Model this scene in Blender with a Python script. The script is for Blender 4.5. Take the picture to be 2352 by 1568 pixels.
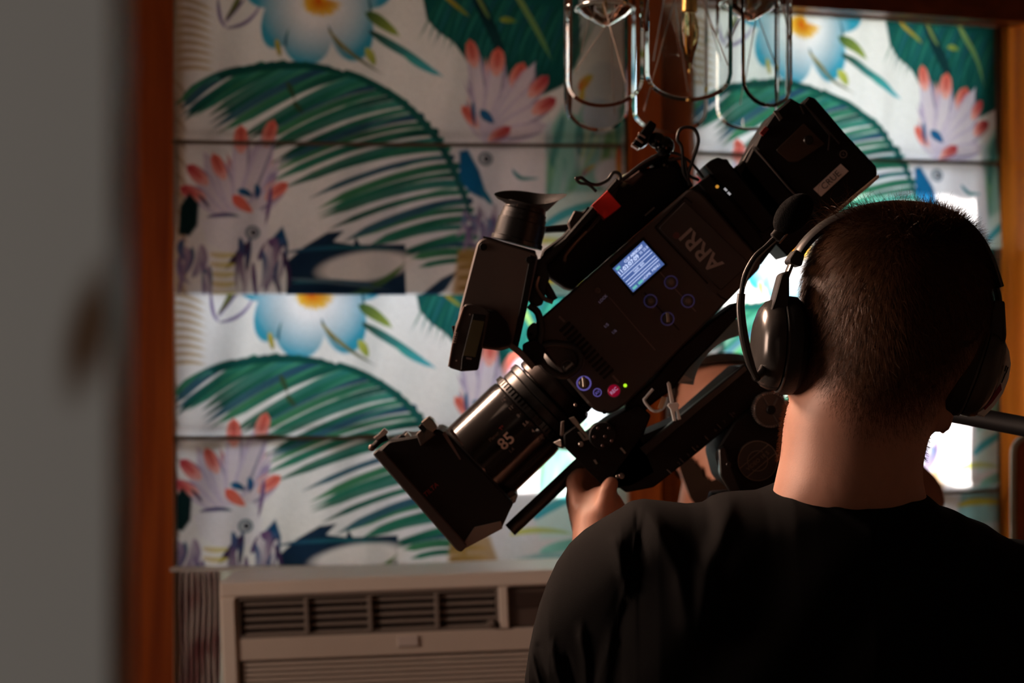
import bpy, bmesh, math, random
import numpy as np
from mathutils import Vector, Matrix, noise as mnoise

for _o in list(bpy.data.objects):
    bpy.data.objects.remove(_o, do_unlink=True)
SC = bpy.context.scene
COL = SC.collection
random.seed(7)
RNG = np.random.default_rng(7)

# ------------------------------------------------------------------ camera
EYE = 1.62
F = 2352 * 85.0 / 36.0
cam_data = bpy.data.cameras.new('photo_camera')
cam_data.lens = 85.0
cam_data.sensor_width = 36.0
cam_data.clip_start = 0.05
cam_data.clip_end = 100
cam_data.dof.use_dof = True
cam_data.dof.focus_distance = 2.02
cam_data.dof.aperture_fstop = 8.5
cam = bpy.data.objects.new('photo_camera', cam_data)
cam.location = (0, 0, EYE)
cam.rotation_euler = (math.radians(90), 0, 0)
COL.objects.link(cam)
SC.camera = cam

# ------------------------------------------------------------------ daylight
world = bpy.data.worlds.new('sky')
SC.world = world
world.use_nodes = True
_bg = world.node_tree.nodes['Background']
_bg.inputs[0].default_value = (0.74, 0.87, 1.0, 1)
_bg.inputs[1].default_value = 9.2

def lamp(name, kind, energy, color, loc, target, size=None, size_y=None, angle=None):
    d = bpy.data.lights.new(name, kind)
    d.energy = energy
    d.color = color
    if size: d.size = size
    if size_y:
        d.shape = 'RECTANGLE'; d.size_y = size_y
    if angle is not None: d.angle = angle
    o = bpy.data.objects.new(name, d)
    o.location = loc
    o.rotation_euler = (Vector(target) - Vector(loc)).to_track_quat('-Z', 'Y').to_euler()
    COL.objects.link(o)
    return o

SUN_TO = Vector((-0.40, 0.80, 0.60)).normalized()        # direction towards the sun, outside the windows
lamp('sun', 'SUN', 30.0, (1.0, 0.96, 0.88), SUN_TO * 10, (0, 0, 0), angle=math.radians(0.6))
# warm lamps out of view, key one assumed, soft and hall ones added as fill (housings further down)
LAMPS = {'key': (Vector((-0.76, 2.79, 2.26)), Vector((0.2, 2.1, 1.45)), 0.28), 'soft': (Vector((-1.75, 2.25, 1.8)), Vector((0.3, 2.1, 1.5)), 0.7), 'hall': (Vector((-2.0, -1.4, 1.7)), Vector((-0.4, 0.56, 1.55)), 0.4)}
def area(name, key, energy, color, spread):
    p, aim, size = LAMPS[key]
    o = lamp(name, 'AREA', energy, color, p, aim, size=size, size_y=size)
    o.data.spread = math.radians(spread)
area('assumed_key_light', 'key', 8.5, (1.0, 0.64, 0.46), 95)
area('soft_fill_light', 'soft', 12.5, (1.0, 0.68, 0.52), 125)
area('hall_fill_light', 'hall', 11.0, (1.0, 0.93, 0.86), 170)

SC.view_settings.view_transform = 'Standard'
SC.view_settings.look = 'None'
SC.view_settings.gamma = 1.0
SC.view_settings.use_curve_mapping = False
SC.view_settings.exposure = 0.15

# ------------------------------------------------------------------ helpers
def W(px, py, Y):
    """point of the place that stands Y metres away along the view"""
    return Vector(((px - 1176) / F * Y, Y, EYE - (py - 784) / F * Y))

MATS = {}
def mat(name, color, rough=0.5, metal=0.0, spec=0.5, var=0.08, scale=40.0, bump=0.0, bscale=300.0, sss=0.0, trans=0.0, emit=None, estr=0.0, sheen=0.0, coat=0.0, ior=1.5):
    if name in MATS: return MATS[name]
    m = bpy.data.materials.new(name); m.use_nodes = True
    nt = m.node_tree; b = nt.nodes['Principled BSDF']
    tc = nt.nodes.new('ShaderNodeTexCoord')
    nz = nt.nodes.new('ShaderNodeTexNoise'); nz.inputs['Scale'].default_value = scale; nz.inputs['Detail'].default_value = 4
    nt.links.new(tc.outputs['Object'], nz.inputs['Vector'])
    mx = nt.nodes.new('ShaderNodeMix'); mx.data_type = 'RGBA'
    c = np.array(color[:3], float)
    mx.inputs[6].default_value = (*(c * (1 - var)), 1)
    mx.inputs[7].default_value = (*np.minimum(c * (1 + var), 1.0), 1)
    nt.links.new(nz.outputs['Fac'], mx.inputs[0])
    nt.links.new(mx.outputs[2], b.inputs['Base Color'])
    b.inputs['Roughness'].default_value = rough
    b.inputs['Metallic'].default_value = metal
    b.inputs['Specular IOR Level'].default_value = spec
    b.inputs['IOR'].default_value = ior
    b.inputs['Transmission Weight'].default_value = trans
    b.inputs['Subsurface Weight'].default_value = sss
    if sss:
        b.inputs['Subsurface Radius'].default_value = (1.0, 0.35, 0.2); b.inputs['Subsurface Scale'].default_value = 0.006
    b.inputs['Sheen Weight'].default_value = sheen
    b.inputs['Coat Weight'].default_value = coat
    if emit is not None:
        b.inputs['Emission Color'].default_value = (*emit, 1); b.inputs['Emission Strength'].default_value = estr
    if bump:
        n2 = nt.nodes.new('ShaderNodeTexNoise'); n2.inputs['Scale'].default_value = bscale; n2.inputs['Detail'].default_value = 3
        nt.links.new(tc.outputs['Object'], n2.inputs['Vector'])
        bp = nt.nodes.new('ShaderNodeBump'); bp.inputs['Strength'].default_value = bump; bp.inputs['Distance'].default_value = 0.002
        nt.links.new(n2.outputs['Fac'], bp.inputs['Height']); nt.links.new(bp.outputs[0], b.inputs['Normal'])
    MATS[name] = m
    return m

def wood(name, dark, light, axis='Z', rough=0.35, scale=14.0):
    if name in MATS: return MATS[name]
    m = bpy.data.materials.new(name); m.use_nodes = True
    nt = m.node_tree; b = nt.nodes['Principled BSDF']
    tc = nt.nodes.new('ShaderNodeTexCoord'); mp = nt.nodes.new('ShaderNodeMapping')
    s = {'X': (0.05, 1, 1), 'Y': (1, 0.05, 1), 'Z': (1, 1, 0.05)}[axis]
    mp.inputs['Scale'].default_value = s
    nz = nt.nodes.new('ShaderNodeTexNoise'); nz.inputs['Scale'].default_value = scale * 3; nz.inputs['Detail'].default_value = 6; nz.inputs['Distortion'].default_value = 0.6
    cr = nt.nodes.new('ShaderNodeValToRGB')
    cr.color_ramp.elements[0].position = 0.3; cr.color_ramp.elements[0].color = (*dark, 1)
    cr.color_ramp.elements[1].position = 0.75; cr.color_ramp.elements[1].color = (*light, 1)
    nt.links.new(tc.outputs['Object'], mp.inputs[0]); nt.links.new(mp.outputs[0], nz.inputs['Vector'])
    nt.links.new(nz.outputs['Fac'], cr.inputs[0]); nt.links.new(cr.outputs[0], b.inputs['Base Color'])
    b.inputs['Roughness'].default_value = rough
    bp = nt.nodes.new('ShaderNodeBump'); bp.inputs['Strength'].default_value = 0.15; bp.inputs['Distance'].default_value = 0.001
    nt.links.new(nz.outputs['Fac'], bp.inputs['Height']); nt.links.new(bp.outputs[0], b.inputs['Normal'])
    MATS[name] = m
    return m

def wpos(o):
    p = Vector((0, 0, 0))
    while o is not None:
        p = p + o.location; o = o.parent
    return p

def obj(name, geo, m, parent=None, angle=35.0, smooth=True):
    """geo = (verts in world metres, faces): ONE mesh object, origin at its own centre, under parent"""
    v = np.asarray(geo[0], dtype=float).reshape(-1, 3)
    c = (v.min(0) + v.max(0)) / 2
    me = bpy.data.meshes.new(name)
    me.from_pydata((v - c).tolist(), [], [list(f) for f in geo[1]])
    me.update()
    fix_normals(me)
    if smooth:
        me.polygons.foreach_set('use_smooth', [True] * len(me.polygons))
        me.set_sharp_from_angle(angle=math.radians(angle))
    if m is not None: me.materials.append(m)
    return link(name, me, c, parent)

def fix_normals(me):
    bm = bmesh.new(); bm.from_mesh(me)
    bmesh.ops.recalc_face_normals(bm, faces=bm.faces)
    bm.to_mesh(me); bm.free()

def link(name, me, c, parent=None):
    o = bpy.data.objects.new(name, me)
    COL.objects.link(o)
    o.location = Vector(c) - (wpos(parent) if parent else Vector((0, 0, 0)))
    if parent: o.parent = parent
    return o

def thing(name, label, cat, loc, group=None):
    o = bpy.data.objects.new(name, None)
    o.empty_display_size = 0.05
    COL.objects.link(o)
    o.location = loc
    o['label'] = label; o['category'] = cat
    if group: o['group'] = group
    return o

def tag(o, label, cat, group=None):
    o['label'] = label; o['category'] = cat
    if group: o['group'] = group
    return o

def struct(o):
    o['kind'] = 'structure'; return o

def join(*gs):
    V, Fs, n = [], [], 0
    for v, f in gs:
        v = np.asarray(v, float).reshape(-1, 3)
        V.append(v); Fs += [tuple(i + n for i in q) for q in f]; n += len(v)
    return np.vstack(V), Fs

def box(x0, x1, y0, y1, z0, z1):
    v = [(x0, y0, z0), (x1, y0, z0), (x1, y1, z0), (x0, y1, z0), (x0, y0, z1), (x1, y0, z1), (x1, y1, z1), (x0, y1, z1)]
    f = [(0, 3, 2, 1), (4, 5, 6, 7), (0, 1, 5, 4), (1, 2, 6, 5), (2, 3, 7, 6), (3, 0, 4, 7)]
    return np.array(v, float), f

def fillet(poly, r, n=4):
    """round the corners of a polygon"""
    P = [np.array(p, float) for p in poly]; out = []
    k = len(P)
    for i in range(k):
        a, b, c = P[i - 1], P[i], P[(i + 1) % k]
        la, lc = np.linalg.norm(a - b), np.linalg.norm(c - b)
        rr = min(r, la * 0.45, lc * 0.45)
        if rr < 1e-6: out.append(b); continue
        p0 = b + (a - b) / la * rr; p1 = b + (c - b) / lc * rr
        for t in np.linspace(0, 1, n):
            out.append((1 - t) ** 2 * p0 + 2 * t * (1 - t) * b + t * t * p1)
    return [tuple(p) for p in out]

def inset(poly, d):
    P = np.array(poly, float); k = len(P)
    area = 0.5 * np.sum(P[:, 0] * np.roll(P[:, 1], -1) - np.roll(P[:, 0], -1) * P[:, 1])
    s = 1 if area > 0 else -1
    out = []
    for i in range(k):
        e0 = P[i] - P[i - 1]; e1 = P[(i + 1) % k] - P[i]
        e0 = e0 / (np.linalg.norm(e0) + 1e-9); e1 = e1 / (np.linalg.norm(e1) + 1e-9)
        n0 = s * np.array([-e0[1], e0[0]]); n1 = s * np.array([-e1[1], e1[0]])
        m = n0 + n1; L = np.linalg.norm(m)
        if L < 1e-6: m = n0; L = 1
        m = m / L
        out.append(P[i] + m * d / max(0.4, float(np.dot(m, n0))))
    return np.array(out)

def prism(poly, y0, y1, bev=2.0, Y=None, r=0.0):
    """solid whose side elevation is the outline poly (photo pixels measured at distance Y), from depth y0 to y1"""
    if Y is None: Y = y0
    if r: poly = fillet(poly, r)
    P = np.array(poly, float)
    k = Y / F
    def ring(p, y): return np.stack([(p[:, 0] - 1176) * k, np.full(len(p), y), EYE - (p[:, 1] - 784) * k], 1)
    n = len(P); b = bev * k
    if bev > 0:
        Q = inset(P, bev)
        rings = [ring(Q, y0), ring(P, y0 + b), ring(P, y1 - b), ring(Q, y1)]
    else:
        rings = [ring(P, y0), ring(P, y1)]
    V = np.vstack(rings); Fs = [tuple(range(n - 1, -1, -1)), tuple(range((len(rings) - 1) * n, len(rings) * n))]
    for q in range(len(rings) - 1):
        for i in range(n):
            j = (i + 1) % n
            Fs.append((q * n + i, q * n + j, (q + 1) * n + j, (q + 1) * n + i))
    return V, Fs

def disc(cx, cy, r, y0, y1, bev=1.0, n=28, Y=None):
    a = np.linspace(0, 2 * math.pi, n, endpoint=False)
    return prism([(cx + r * math.cos(t), cy + r * math.sin(t)) for t in a], y0, y1, bev, Y)

def ring_px(cx, cy, r0, r1, y0, y1, n=28, Y=None):
    """flat annulus with thickness"""
    Y = Y or y0; k = Y / F
    a = np.linspace(0, 2 * math.pi, n, endpoint=False)
    V = []
    for (r, y) in ((r0, y0), (r1, y0), (r1, y1), (r0, y1)):
        V += [((cx + r * math.cos(t) - 1176) * k, y, EYE - (cy + r * math.sin(t) - 784) * k) for t in a]
    Fs = []
    for q in range(4):
        p = (q + 1) % 4
        for i in range(n):
            j = (i + 1) % n
            Fs.append((q * n + i, q * n + j, p * n + j, p * n + i))
    return np.array(V), Fs

def revolve(c, d, prof, n=48, closed=True):
    """c start point, d axis direction (3-D), prof = [(s, r)] along it"""
    c = np.array(c, float); d = np.array(d, float); d /= np.linalg.norm(d)
    u = np.cross(d, (0, 1, 0.0013)); u /= np.linalg.norm(u); w = np.cross(d, u)
    a = np.linspace(0, 2 * math.pi, n, endpoint=False)
    V = []
    for s, r in prof:
        V += [c + d * s + (u * math.cos(t) + w * math.sin(t)) * r for t in a]
    Fs = []
    for q in range(len(prof) - 1):
        for i in range(n):
            j = (i + 1) % n
            Fs.append((q * n + i, q * n + j, (q + 1) * n + j, (q + 1) * n + i))
    if closed:
        Fs.append(tuple(range(n - 1, -1, -1))); Fs.append(tuple(range((len(prof) - 1) * n, len(prof) * n)))
    return np.array(V), Fs

def spline(pts, n=40):
    """smooth path through 3-D points"""
    P = np.array([tuple(p) for p in pts], float)
    if len(P) < 3:
        t = np.linspace(0, 1, n)[:, None]; return P[0] * (1 - t) + P[-1] * t
    Q = np.vstack([2 * P[0] - P[1], P, 2 * P[-1] - P[-2]])
    out = []
    segs = len(P) - 1
    per = max(2, n // segs)
    for i in range(segs):
        p0, p1, p2, p3 = Q[i], Q[i + 1], Q[i + 2], Q[i + 3]
        for t in np.linspace(0, 1, per, endpoint=(i == segs - 1)):
            out.append(0.5 * (2 * p1 + (p2 - p0) * t + (2 * p0 - 5 * p1 + 4 * p2 - p3) * t * t + (3 * p1 - p0 - 3 * p2 + p3) * t ** 3))
    return np.array(out)

def tube(path, r, n=8, flat=1.0, up=(0, 1, 0.01)):
    """swept tube; r scalar or per-point; flat squeezes it along the second axis"""
    P = np.array([tuple(p) for p in path], float)
    R = np.full(len(P), r) if np.isscalar(r) else np.interp(np.linspace(0, 1, len(P)), np.linspace(0, 1, len(r)), r)
    T = np.gradient(P, axis=0); T /= np.linalg.norm(T, axis=1)[:, None] + 1e-12
    a = np.linspace(0, 2 * math.pi, n, endpoint=False)
    V = []
    for p, t, rr in zip(P, T, R):
        u = np.cross(t, up); L = np.linalg.norm(u)
        if L < 1e-4: u = np.cross(t, (1, 0.01, 0)); L = np.linalg.norm(u)
        u /= L; w = np.cross(u, t)
        V += [p + (u * math.cos(x) + w * math.sin(x) * flat) * rr for x in a]
    Fs = []
    for q in range(len(P) - 1):
        for i in range(n):
            j = (i + 1) % n
            Fs.append((q * n + i, q * n + j, (q + 1) * n + j, (q + 1) * n + i))
    Fs.append(tuple(range(n - 1, -1, -1))); Fs.append(tuple(range((len(P) - 1) * n, len(P) * n)))
    return np.array(V), Fs

def ptube(pxs, Y, r, n=8, k=40):
    """cable through photo points [(px, py)] or [(px, py, dy)] at distance Y; r in metres"""
    return tube(spline([W(p[0], p[1], Y + (p[2] if len(p) > 2 else 0)) for p in pxs], k), r, n)

def ellipsoid(c, rx, ry, rz, nu=20, nv=14, rot=None):
    V, Fs = [], []
    for i in range(nv + 1):
        th = math.pi * i / nv
        for j in range(nu):
            ph = 2 * math.pi * j / nu
            V.append((rx * math.sin(th) * math.cos(ph), ry * math.sin(th) * math.sin(ph), rz * math.cos(th)))
    V = np.array(V)
    if rot is not None: V = V @ np.array(rot.to_3x3()).T
    V = V + np.array(c)
    for i in range(nv):
        for j in range(nu):
            k = (j + 1) % nu
            Fs.append((i * nu + j, i * nu + k, (i + 1) * nu + k, (i + 1) * nu + j))
    return weld(V, Fs)

def weld(V, Fs, tol=1e-7):
    key = np.round(V / tol).astype(np.int64)
    _, idx, inv = np.unique(key, axis=0, return_index=True, return_inverse=True)
    inv = inv.reshape(-1)
    out = []
    for f in Fs:
        g = []
        for i in f:
            q = int(inv[i])
            if not g or g[-1] != q: g.append(q)
        if len(g) > 1 and g[0] == g[-1]: g.pop()
        if len(set(g)) > 2: out.append(tuple(g))
    return V[idx], out

def capsule(p0, p1, r0, r1, n=16, caps=5):
    p0 = np.array(tuple(p0), float); p1 = np.array(tuple(p1), float); L = np.linalg.norm(p1 - p0)
    prof = [(-r0 * math.cos(t), max(r0 * math.sin(t), 1e-5)) for t in np.linspace(0.02, math.pi / 2, caps)]
    prof += [(L + r1 * math.sin(t), max(r1 * math.cos(t), 1e-5)) for t in np.linspace(0, math.pi / 2 - 0.02, caps)]
    return revolve(p0, p1 - p0, prof, n)

def baked(geo, mods):
    """evaluate modifiers on a joined mesh and return the result as (verts, faces)"""
    me = bpy.data.meshes.new('tmp'); me.from_pydata(np.asarray(geo[0]).tolist(), [], [list(f) for f in geo[1]])
    me.update(); fix_normals(me)
    o = bpy.data.objects.new('tmp', me); COL.objects.link(o)
    for kind, kw in mods:
        md = o.modifiers.new(kind, kind)
        for k, v in kw.items(): setattr(md, k, v)
    dg = bpy.context.evaluated_depsgraph_get()
    m2 = bpy.data.meshes.new_from_object(o.evaluated_get(dg))
    n = len(m2.vertices); V = np.empty(n * 3); m2.vertices.foreach_get('co', V)
    Fs = [tuple(p.vertices) for p in m2.polygons]
    bpy.data.objects.remove(o, do_unlink=True); bpy.data.meshes.remove(m2); bpy.data.meshes.remove(me)
    return V.reshape(-1, 3), Fs

def lettering(text, cx, cy, size, direction, Y, m, parent, thick=0.0004, name='lettering', bold=False, shear=0.0, yscale=1.0):
    """real letters: centre in photo pixels at distance Y; size = cap height in px; direction = reading direction (px vector)"""
    cu = bpy.data.curves.new('t', 'FONT'); cu.body = text; cu.align_x = 'CENTER'; cu.align_y = 'CENTER'
    cu.shear = shear
    cu.resolution_u = 3
    if bold: cu.offset = 0.02
    o = bpy.data.objects.new('t', cu); COL.objects.link(o)
    me = bpy.data.meshes.new_from_object(o)
    n = len(me.vertices); V = np.empty(n * 3); me.vertices.foreach_get('co', V); V = V.reshape(-1, 3)
    Fs = [tuple(p.vertices) for p in me.polygons]
    bpy.data.objects.remove(o, do_unlink=True); bpy.data.curves.remove(cu)
    k = Y / F
    s = size * k / 0.7
    d = np.array(direction, float); d /= np.linalg.norm(d)
    r = np.array([d[0], 0, -d[1]]); u = np.array([-r[2], 0, r[0]])
    c = np.array(W(cx, cy, Y))
    V[:, :2] -= (V[:, :2].min(0) + V[:, :2].max(0)) / 2
    P = c + np.outer(V[:, 0] * s, r) + np.outer(V[:, 1] * s * yscale, u)
    return obj(name, (P, Fs), m, parent, smooth=False)

# ------------------------------------------------------------------ the room
class Wall:
    """a straight wall seen in plan: t runs along it, d outwards (away from the room)"""
    def __init__(s, a, ang):
        s.a = np.array(a, float); s.t = np.array([math.cos(ang), math.sin(ang)]); s.n = np.array([-math.sin(ang), math.cos(ang)])
    def p(s, t, d, z):
        q = s.a + s.t * t + s.n * d
        return (q[0], q[1], z)
    def t_px(s, px, d=0.0):
        k = (px - 1176) / F; o = s.a + s.n * d
        return (k * o[1] - o[0]) / (s.t[0] - k * s.t[1])
    def box(s, t0, t1, d0, d1, z0, z1):
        v = [s.p(t0, d0, z0), s.p(t1, d0, z0), s.p(t1, d1, z0), s.p(t0, d1, z0), s.p(t0, d0, z1), s.p(t1, d0, z1), s.p(t1, d1, z1), s.p(t0, d1, z1)]
        return np.array(v), box(0, 1, 0, 1, 0, 1)[1]
    def y_at(s, t, d=0.0): return (s.a + s.t * t + s.n * d)[1]

CEIL = 2.5
angL = math.atan2(0.085, 0.80); angR = math.radians(24)
cornerX = (1508 - 1176) / F * 3.74
WL = Wall((cornerX, 3.74), angL)       # t negative towards the door side
WR = Wall((cornerX, 3.74), angR)
def zpx(py, Y): return EYE - (py - 784) / F * Y

tL0, tL1 = WL.t_px(392, -0.03), WL.t_px(1432, -0.03)
tR0, tR1 = WR.t_px(1592, -0.03), WR.t_px(2288, -0.03)
plaster = mat('wall_paint', (0.13, 0.085, 0.055), 0.8, var=0.05, bump=0.15, bscale=60)
woodr = wood('red_wood', (0.24, 0.036, 0.003), (0.55, 0.125, 0.010))
woodx = wood('red_wood_across', (0.13, 0.022, 0.006), (0.28, 0.06, 0.012), 'X')
floorm = wood('floor_wood', (0.08, 0.035, 0.015), (0.18, 0.08, 0.035), 'Y', 0.4)

zs, zt = 0.80, 2.28                     # window sill and head
def window_wall(w, t0, t1, a, b):
    return join(w.box(t0, a, 0, 0.14, 0, CEIL), w.box(b, t1, 0, 0.14, 0, CEIL), w.box(a, b, 0, 0.14, 0, zs), w.box(a, b, 0, 0.14, zt, CEIL))
struct(obj('wall_back', window_wall(WL, -3.0, 0.0, tL0 + 0.02, tL1 - 0.02), plaster, smooth=False))
struct(obj('wall_right', window_wall(WR, 0.0, 1.9, tR0 + 0.02, tR1 - 0.02), plaster, smooth=False))
xl = -2.25
struct(obj('wall_left', box(xl - 0.12, xl, -3.2, 3.6, 0, CEIL), plaster, smooth=False))
struct(obj('wall_far_right', box(1.95, 2.07, -3.2, 4.6, 0, CEIL), plaster, smooth=False))
struct(obj('wall_rear', box(xl, 2.07, -3.32, -3.2, 0, CEIL), plaster, smooth=False))
struct(obj('floor', box(xl - 0.1, 2.1, -3.3, 4.7, -0.1, 0), floorm, smooth=False))
struct(obj('ceiling', box(xl - 0.1, 2.1, -3.3, 4.7, CEIL, CEIL + 0.1), mat('ceiling_paint', (0.14, 0.10, 0.075), 0.9), smooth=False))

struct(obj('wall_partition', join(box(xl, -0.925, 0.53, 0.63, 0, CEIL), box(-0.925, 0.55, 0.53, 0.63, 2.12, CEIL), box(0.55, 1.95, 0.53, 0.63, 0, CEIL)), plaster, smooth=False))
# timber casing round the two windows
def trim(i, geo, m): return struct(obj('trim_%d' % i, geo, m, smooth=False))
tq = WL.t_px(268)
trim(1, WL.box(tq, tL0 + 0.004, -0.035, 0.0, 0.0, CEIL), woodr)
trim(2, WL.box(WL.t_px(1440), WL.t_px(1512), -0.03, 0.0, 0.0, CEIL), woodr)
trim(3, WR.box(0.0, WR.t_px(1588, -0.02), -0.022, 0.0, 0.0, CEIL), woodr)
woodlit = wood('window_lit_wood', (0.50, 0.12, 0.006), (0.85, 0.27, 0.02))  # casing wood brightened, the window's glow put into its colour
trim(4, WR.box(WR.t_px(2300), WR.t_px(2440), -0.10, 0.0, 0.0, CEIL), woodlit)
trim(5, WR.box(0.0, 0.9, -0.09, 0.0, zpx(38, 3.85), zpx(38, 3.85) + 0.1), woodx)
trim(6, WL.box(tL0, tL1 + 0.1, -0.045, 0.0, zt - 0.02, zt + 0.12), woodx)

# windows: timber frame, sash bars, clear panes
panem = bpy.data.materials.new('window_glass'); panem.use_nodes = True
_nt = panem.node_tree; _nt.nodes.clear()
_o = _nt.nodes.new('ShaderNodeOutputMaterial'); _t = _nt.nodes.new('ShaderNodeBsdfTransparent'); _g = _nt.nodes.new('ShaderNodeBsdfGlossy'); _m = _nt.nodes.new('ShaderNodeMixShader')
_g.inputs['Roughness'].default_value = 0.02; _m.inputs[0].default_value = 0.06
_nt.links.new(_t.outputs[0], _m.inputs[1]); _nt.links.new(_g.outputs[0], _m.inputs[2]); _nt.links.new(_m.outputs[0], _o.inputs[0])
framem = mat('painted_frame', (0.55, 0.53, 0.48), 0.5)
for i, (w, a, b) in enumerate(((WL, tL0 + 0.02, tL1 - 0.02), (WR, tR0 + 0.02, tR1 - 0.02))):
    zb = zs if i else 1.32
    fr = join(w.box(a, a + 0.03, 0.05, 0.1, zb, zt), w.box(b - 0.03, b, 0.05, 0.1, zb, zt), w.box(a, b, 0.05, 0.1, zt - 0.03, zt), w.box(a, b, 0.05, 0.1, zb, zb + 0.03))
    wo = struct(obj('window_%d' % (i + 1), fr, framem, smooth=False))
    obj('pane', w.box(a + 0.03, b - 0.03, 0.072, 0.076, zb + 0.03, zt - 0.03), panem, wo, smooth=False)
# outside: eaves, ground and two unseen walls added to shade the blinds
extm = mat('exterior_paint', (0.55, 0.52, 0.46), 0.8)
struct(obj('roof_eaves', join(WL.box(-3.0, 0.06, 0.14, 0.63, 2.36, 2.46), WR.box(-0.1, 1.9, 0.14, 0.72, 2.36, 2.46)), extm, smooth=False))
struct(obj('wall_shade_side', box(-1.02, -0.80, 3.85, 5.30, -0.3, 3.5), extm, smooth=False))
struct(obj('wall_shade_low', join(WL.box(-0.75, 0.10, 0.50, 0.56, -0.3, 1.76), WR.box(0.0, 1.5, 0.50, 0.56, -0.3, 1.74)), extm, smooth=False))
struct(obj('ground', box(-14, 14, 4.75, 30, -0.4, -0.3), mat('ground_outside', (0.35, 0.36, 0.25), 0.9, var=0.3, scale=3), smooth=False))

# half-open white door close to the photographer
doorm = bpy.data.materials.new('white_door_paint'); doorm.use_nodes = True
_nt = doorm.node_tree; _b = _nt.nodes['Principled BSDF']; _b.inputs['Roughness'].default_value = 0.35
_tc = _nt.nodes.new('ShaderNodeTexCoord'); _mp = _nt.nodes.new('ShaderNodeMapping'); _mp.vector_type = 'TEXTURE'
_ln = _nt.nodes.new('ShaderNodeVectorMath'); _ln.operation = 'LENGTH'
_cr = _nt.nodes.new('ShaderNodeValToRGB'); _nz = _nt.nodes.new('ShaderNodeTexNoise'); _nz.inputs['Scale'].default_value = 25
_cr.color_ramp.elements[0].color = (0.15, 0.075, 0.035, 1); _cr.color_ramp.elements[0].position = 0.35  # soft brown patch: a dim reflection painted into the door colour
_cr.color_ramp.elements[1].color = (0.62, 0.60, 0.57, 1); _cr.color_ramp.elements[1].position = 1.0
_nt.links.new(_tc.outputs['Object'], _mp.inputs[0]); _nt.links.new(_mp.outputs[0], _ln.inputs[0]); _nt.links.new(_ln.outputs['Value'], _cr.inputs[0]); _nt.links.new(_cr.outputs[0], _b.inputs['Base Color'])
DX, DY = -0.0935, 0.56
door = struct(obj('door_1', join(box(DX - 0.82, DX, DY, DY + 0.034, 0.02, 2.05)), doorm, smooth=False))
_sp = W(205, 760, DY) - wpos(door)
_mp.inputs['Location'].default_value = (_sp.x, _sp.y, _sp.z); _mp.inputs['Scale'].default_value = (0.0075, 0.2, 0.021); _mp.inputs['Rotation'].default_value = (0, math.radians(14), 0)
kn = obj('door_handle', revolve((DX - 0.755, DY - 0.0, 1.02), (0, -1, 0), [(0, 0.024), (0.006, 0.024), (0.008, 0.01), (0.03, 0.01), (0.038, 0.026), (0.06, 0.027), (0.068, 0.012)], 20), mat('brass', (0.6, 0.42, 0.16), 0.3, 1.0), door)

# ------------------------------------------------------------------ tropical print (flat print on the blind cloth)
STEP = 2.0
X0T, Y0T, X1T, Y1T = 380, -30, 1460, 700
gx, gy = np.meshgrid(np.arange(X0T, X1T, STEP), np.arange(Y0T, Y1T, STEP))
PR = np.empty(gx.shape + (3,)); PR[:] = (0.80, 0.765, 0.75)

def srgb(r, g, b):
    c = np.array([r, g, b]) / 255.0
    return np.where(c <= 0.04045, c / 12.92, ((c + 0.055) / 1.055) ** 2.4)

def paint(mask, color):
    m = np.clip(mask, 0, 1)[..., None]
    PR[:] = PR * (1 - m) + np.asarray(color) * m

def poly_mask(pts, soft=3.0):
    x, y = gx, gy; inside = np.zeros(x.shape, bool); dist = np.full(x.shape, 1e9)
    n = len(pts)
    for i in range(n):
        (x0, y0), (x1, y1) = pts[i], pts[(i + 1) % n]
        cond = ((y0 > y) != (y1 > y)) & (x < (x1 - x0) * (y - y0) / ((y1 - y0) if y1 != y0 else 1e-9) + x0)
        inside ^= cond
        dx, dy = x1 - x0, y1 - y0; t = np.clip(((x - x0) * dx + (y - y0) * dy) / (dx * dx + dy * dy + 1e-9), 0, 1)
        dist = np.minimum(dist, np.hypot(x - x0 - t * dx, y - y0 - t * dy))
    return np.clip(0.5 + np.where(inside, dist, -dist) / soft, 0, 1)

def ell_mask(cx, cy, rx, ry, ang=0.0, soft=0.12):
    a = math.radians(ang); u = (gx - cx) * math.cos(a) + (gy - cy) * math.sin(a); v = -(gx - cx) * math.sin(a) + (gy - cy) * math.cos(a)
    return np.clip((1 - np.hypot(u / rx, v / ry)) / soft + 0.5, 0, 1)

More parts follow.
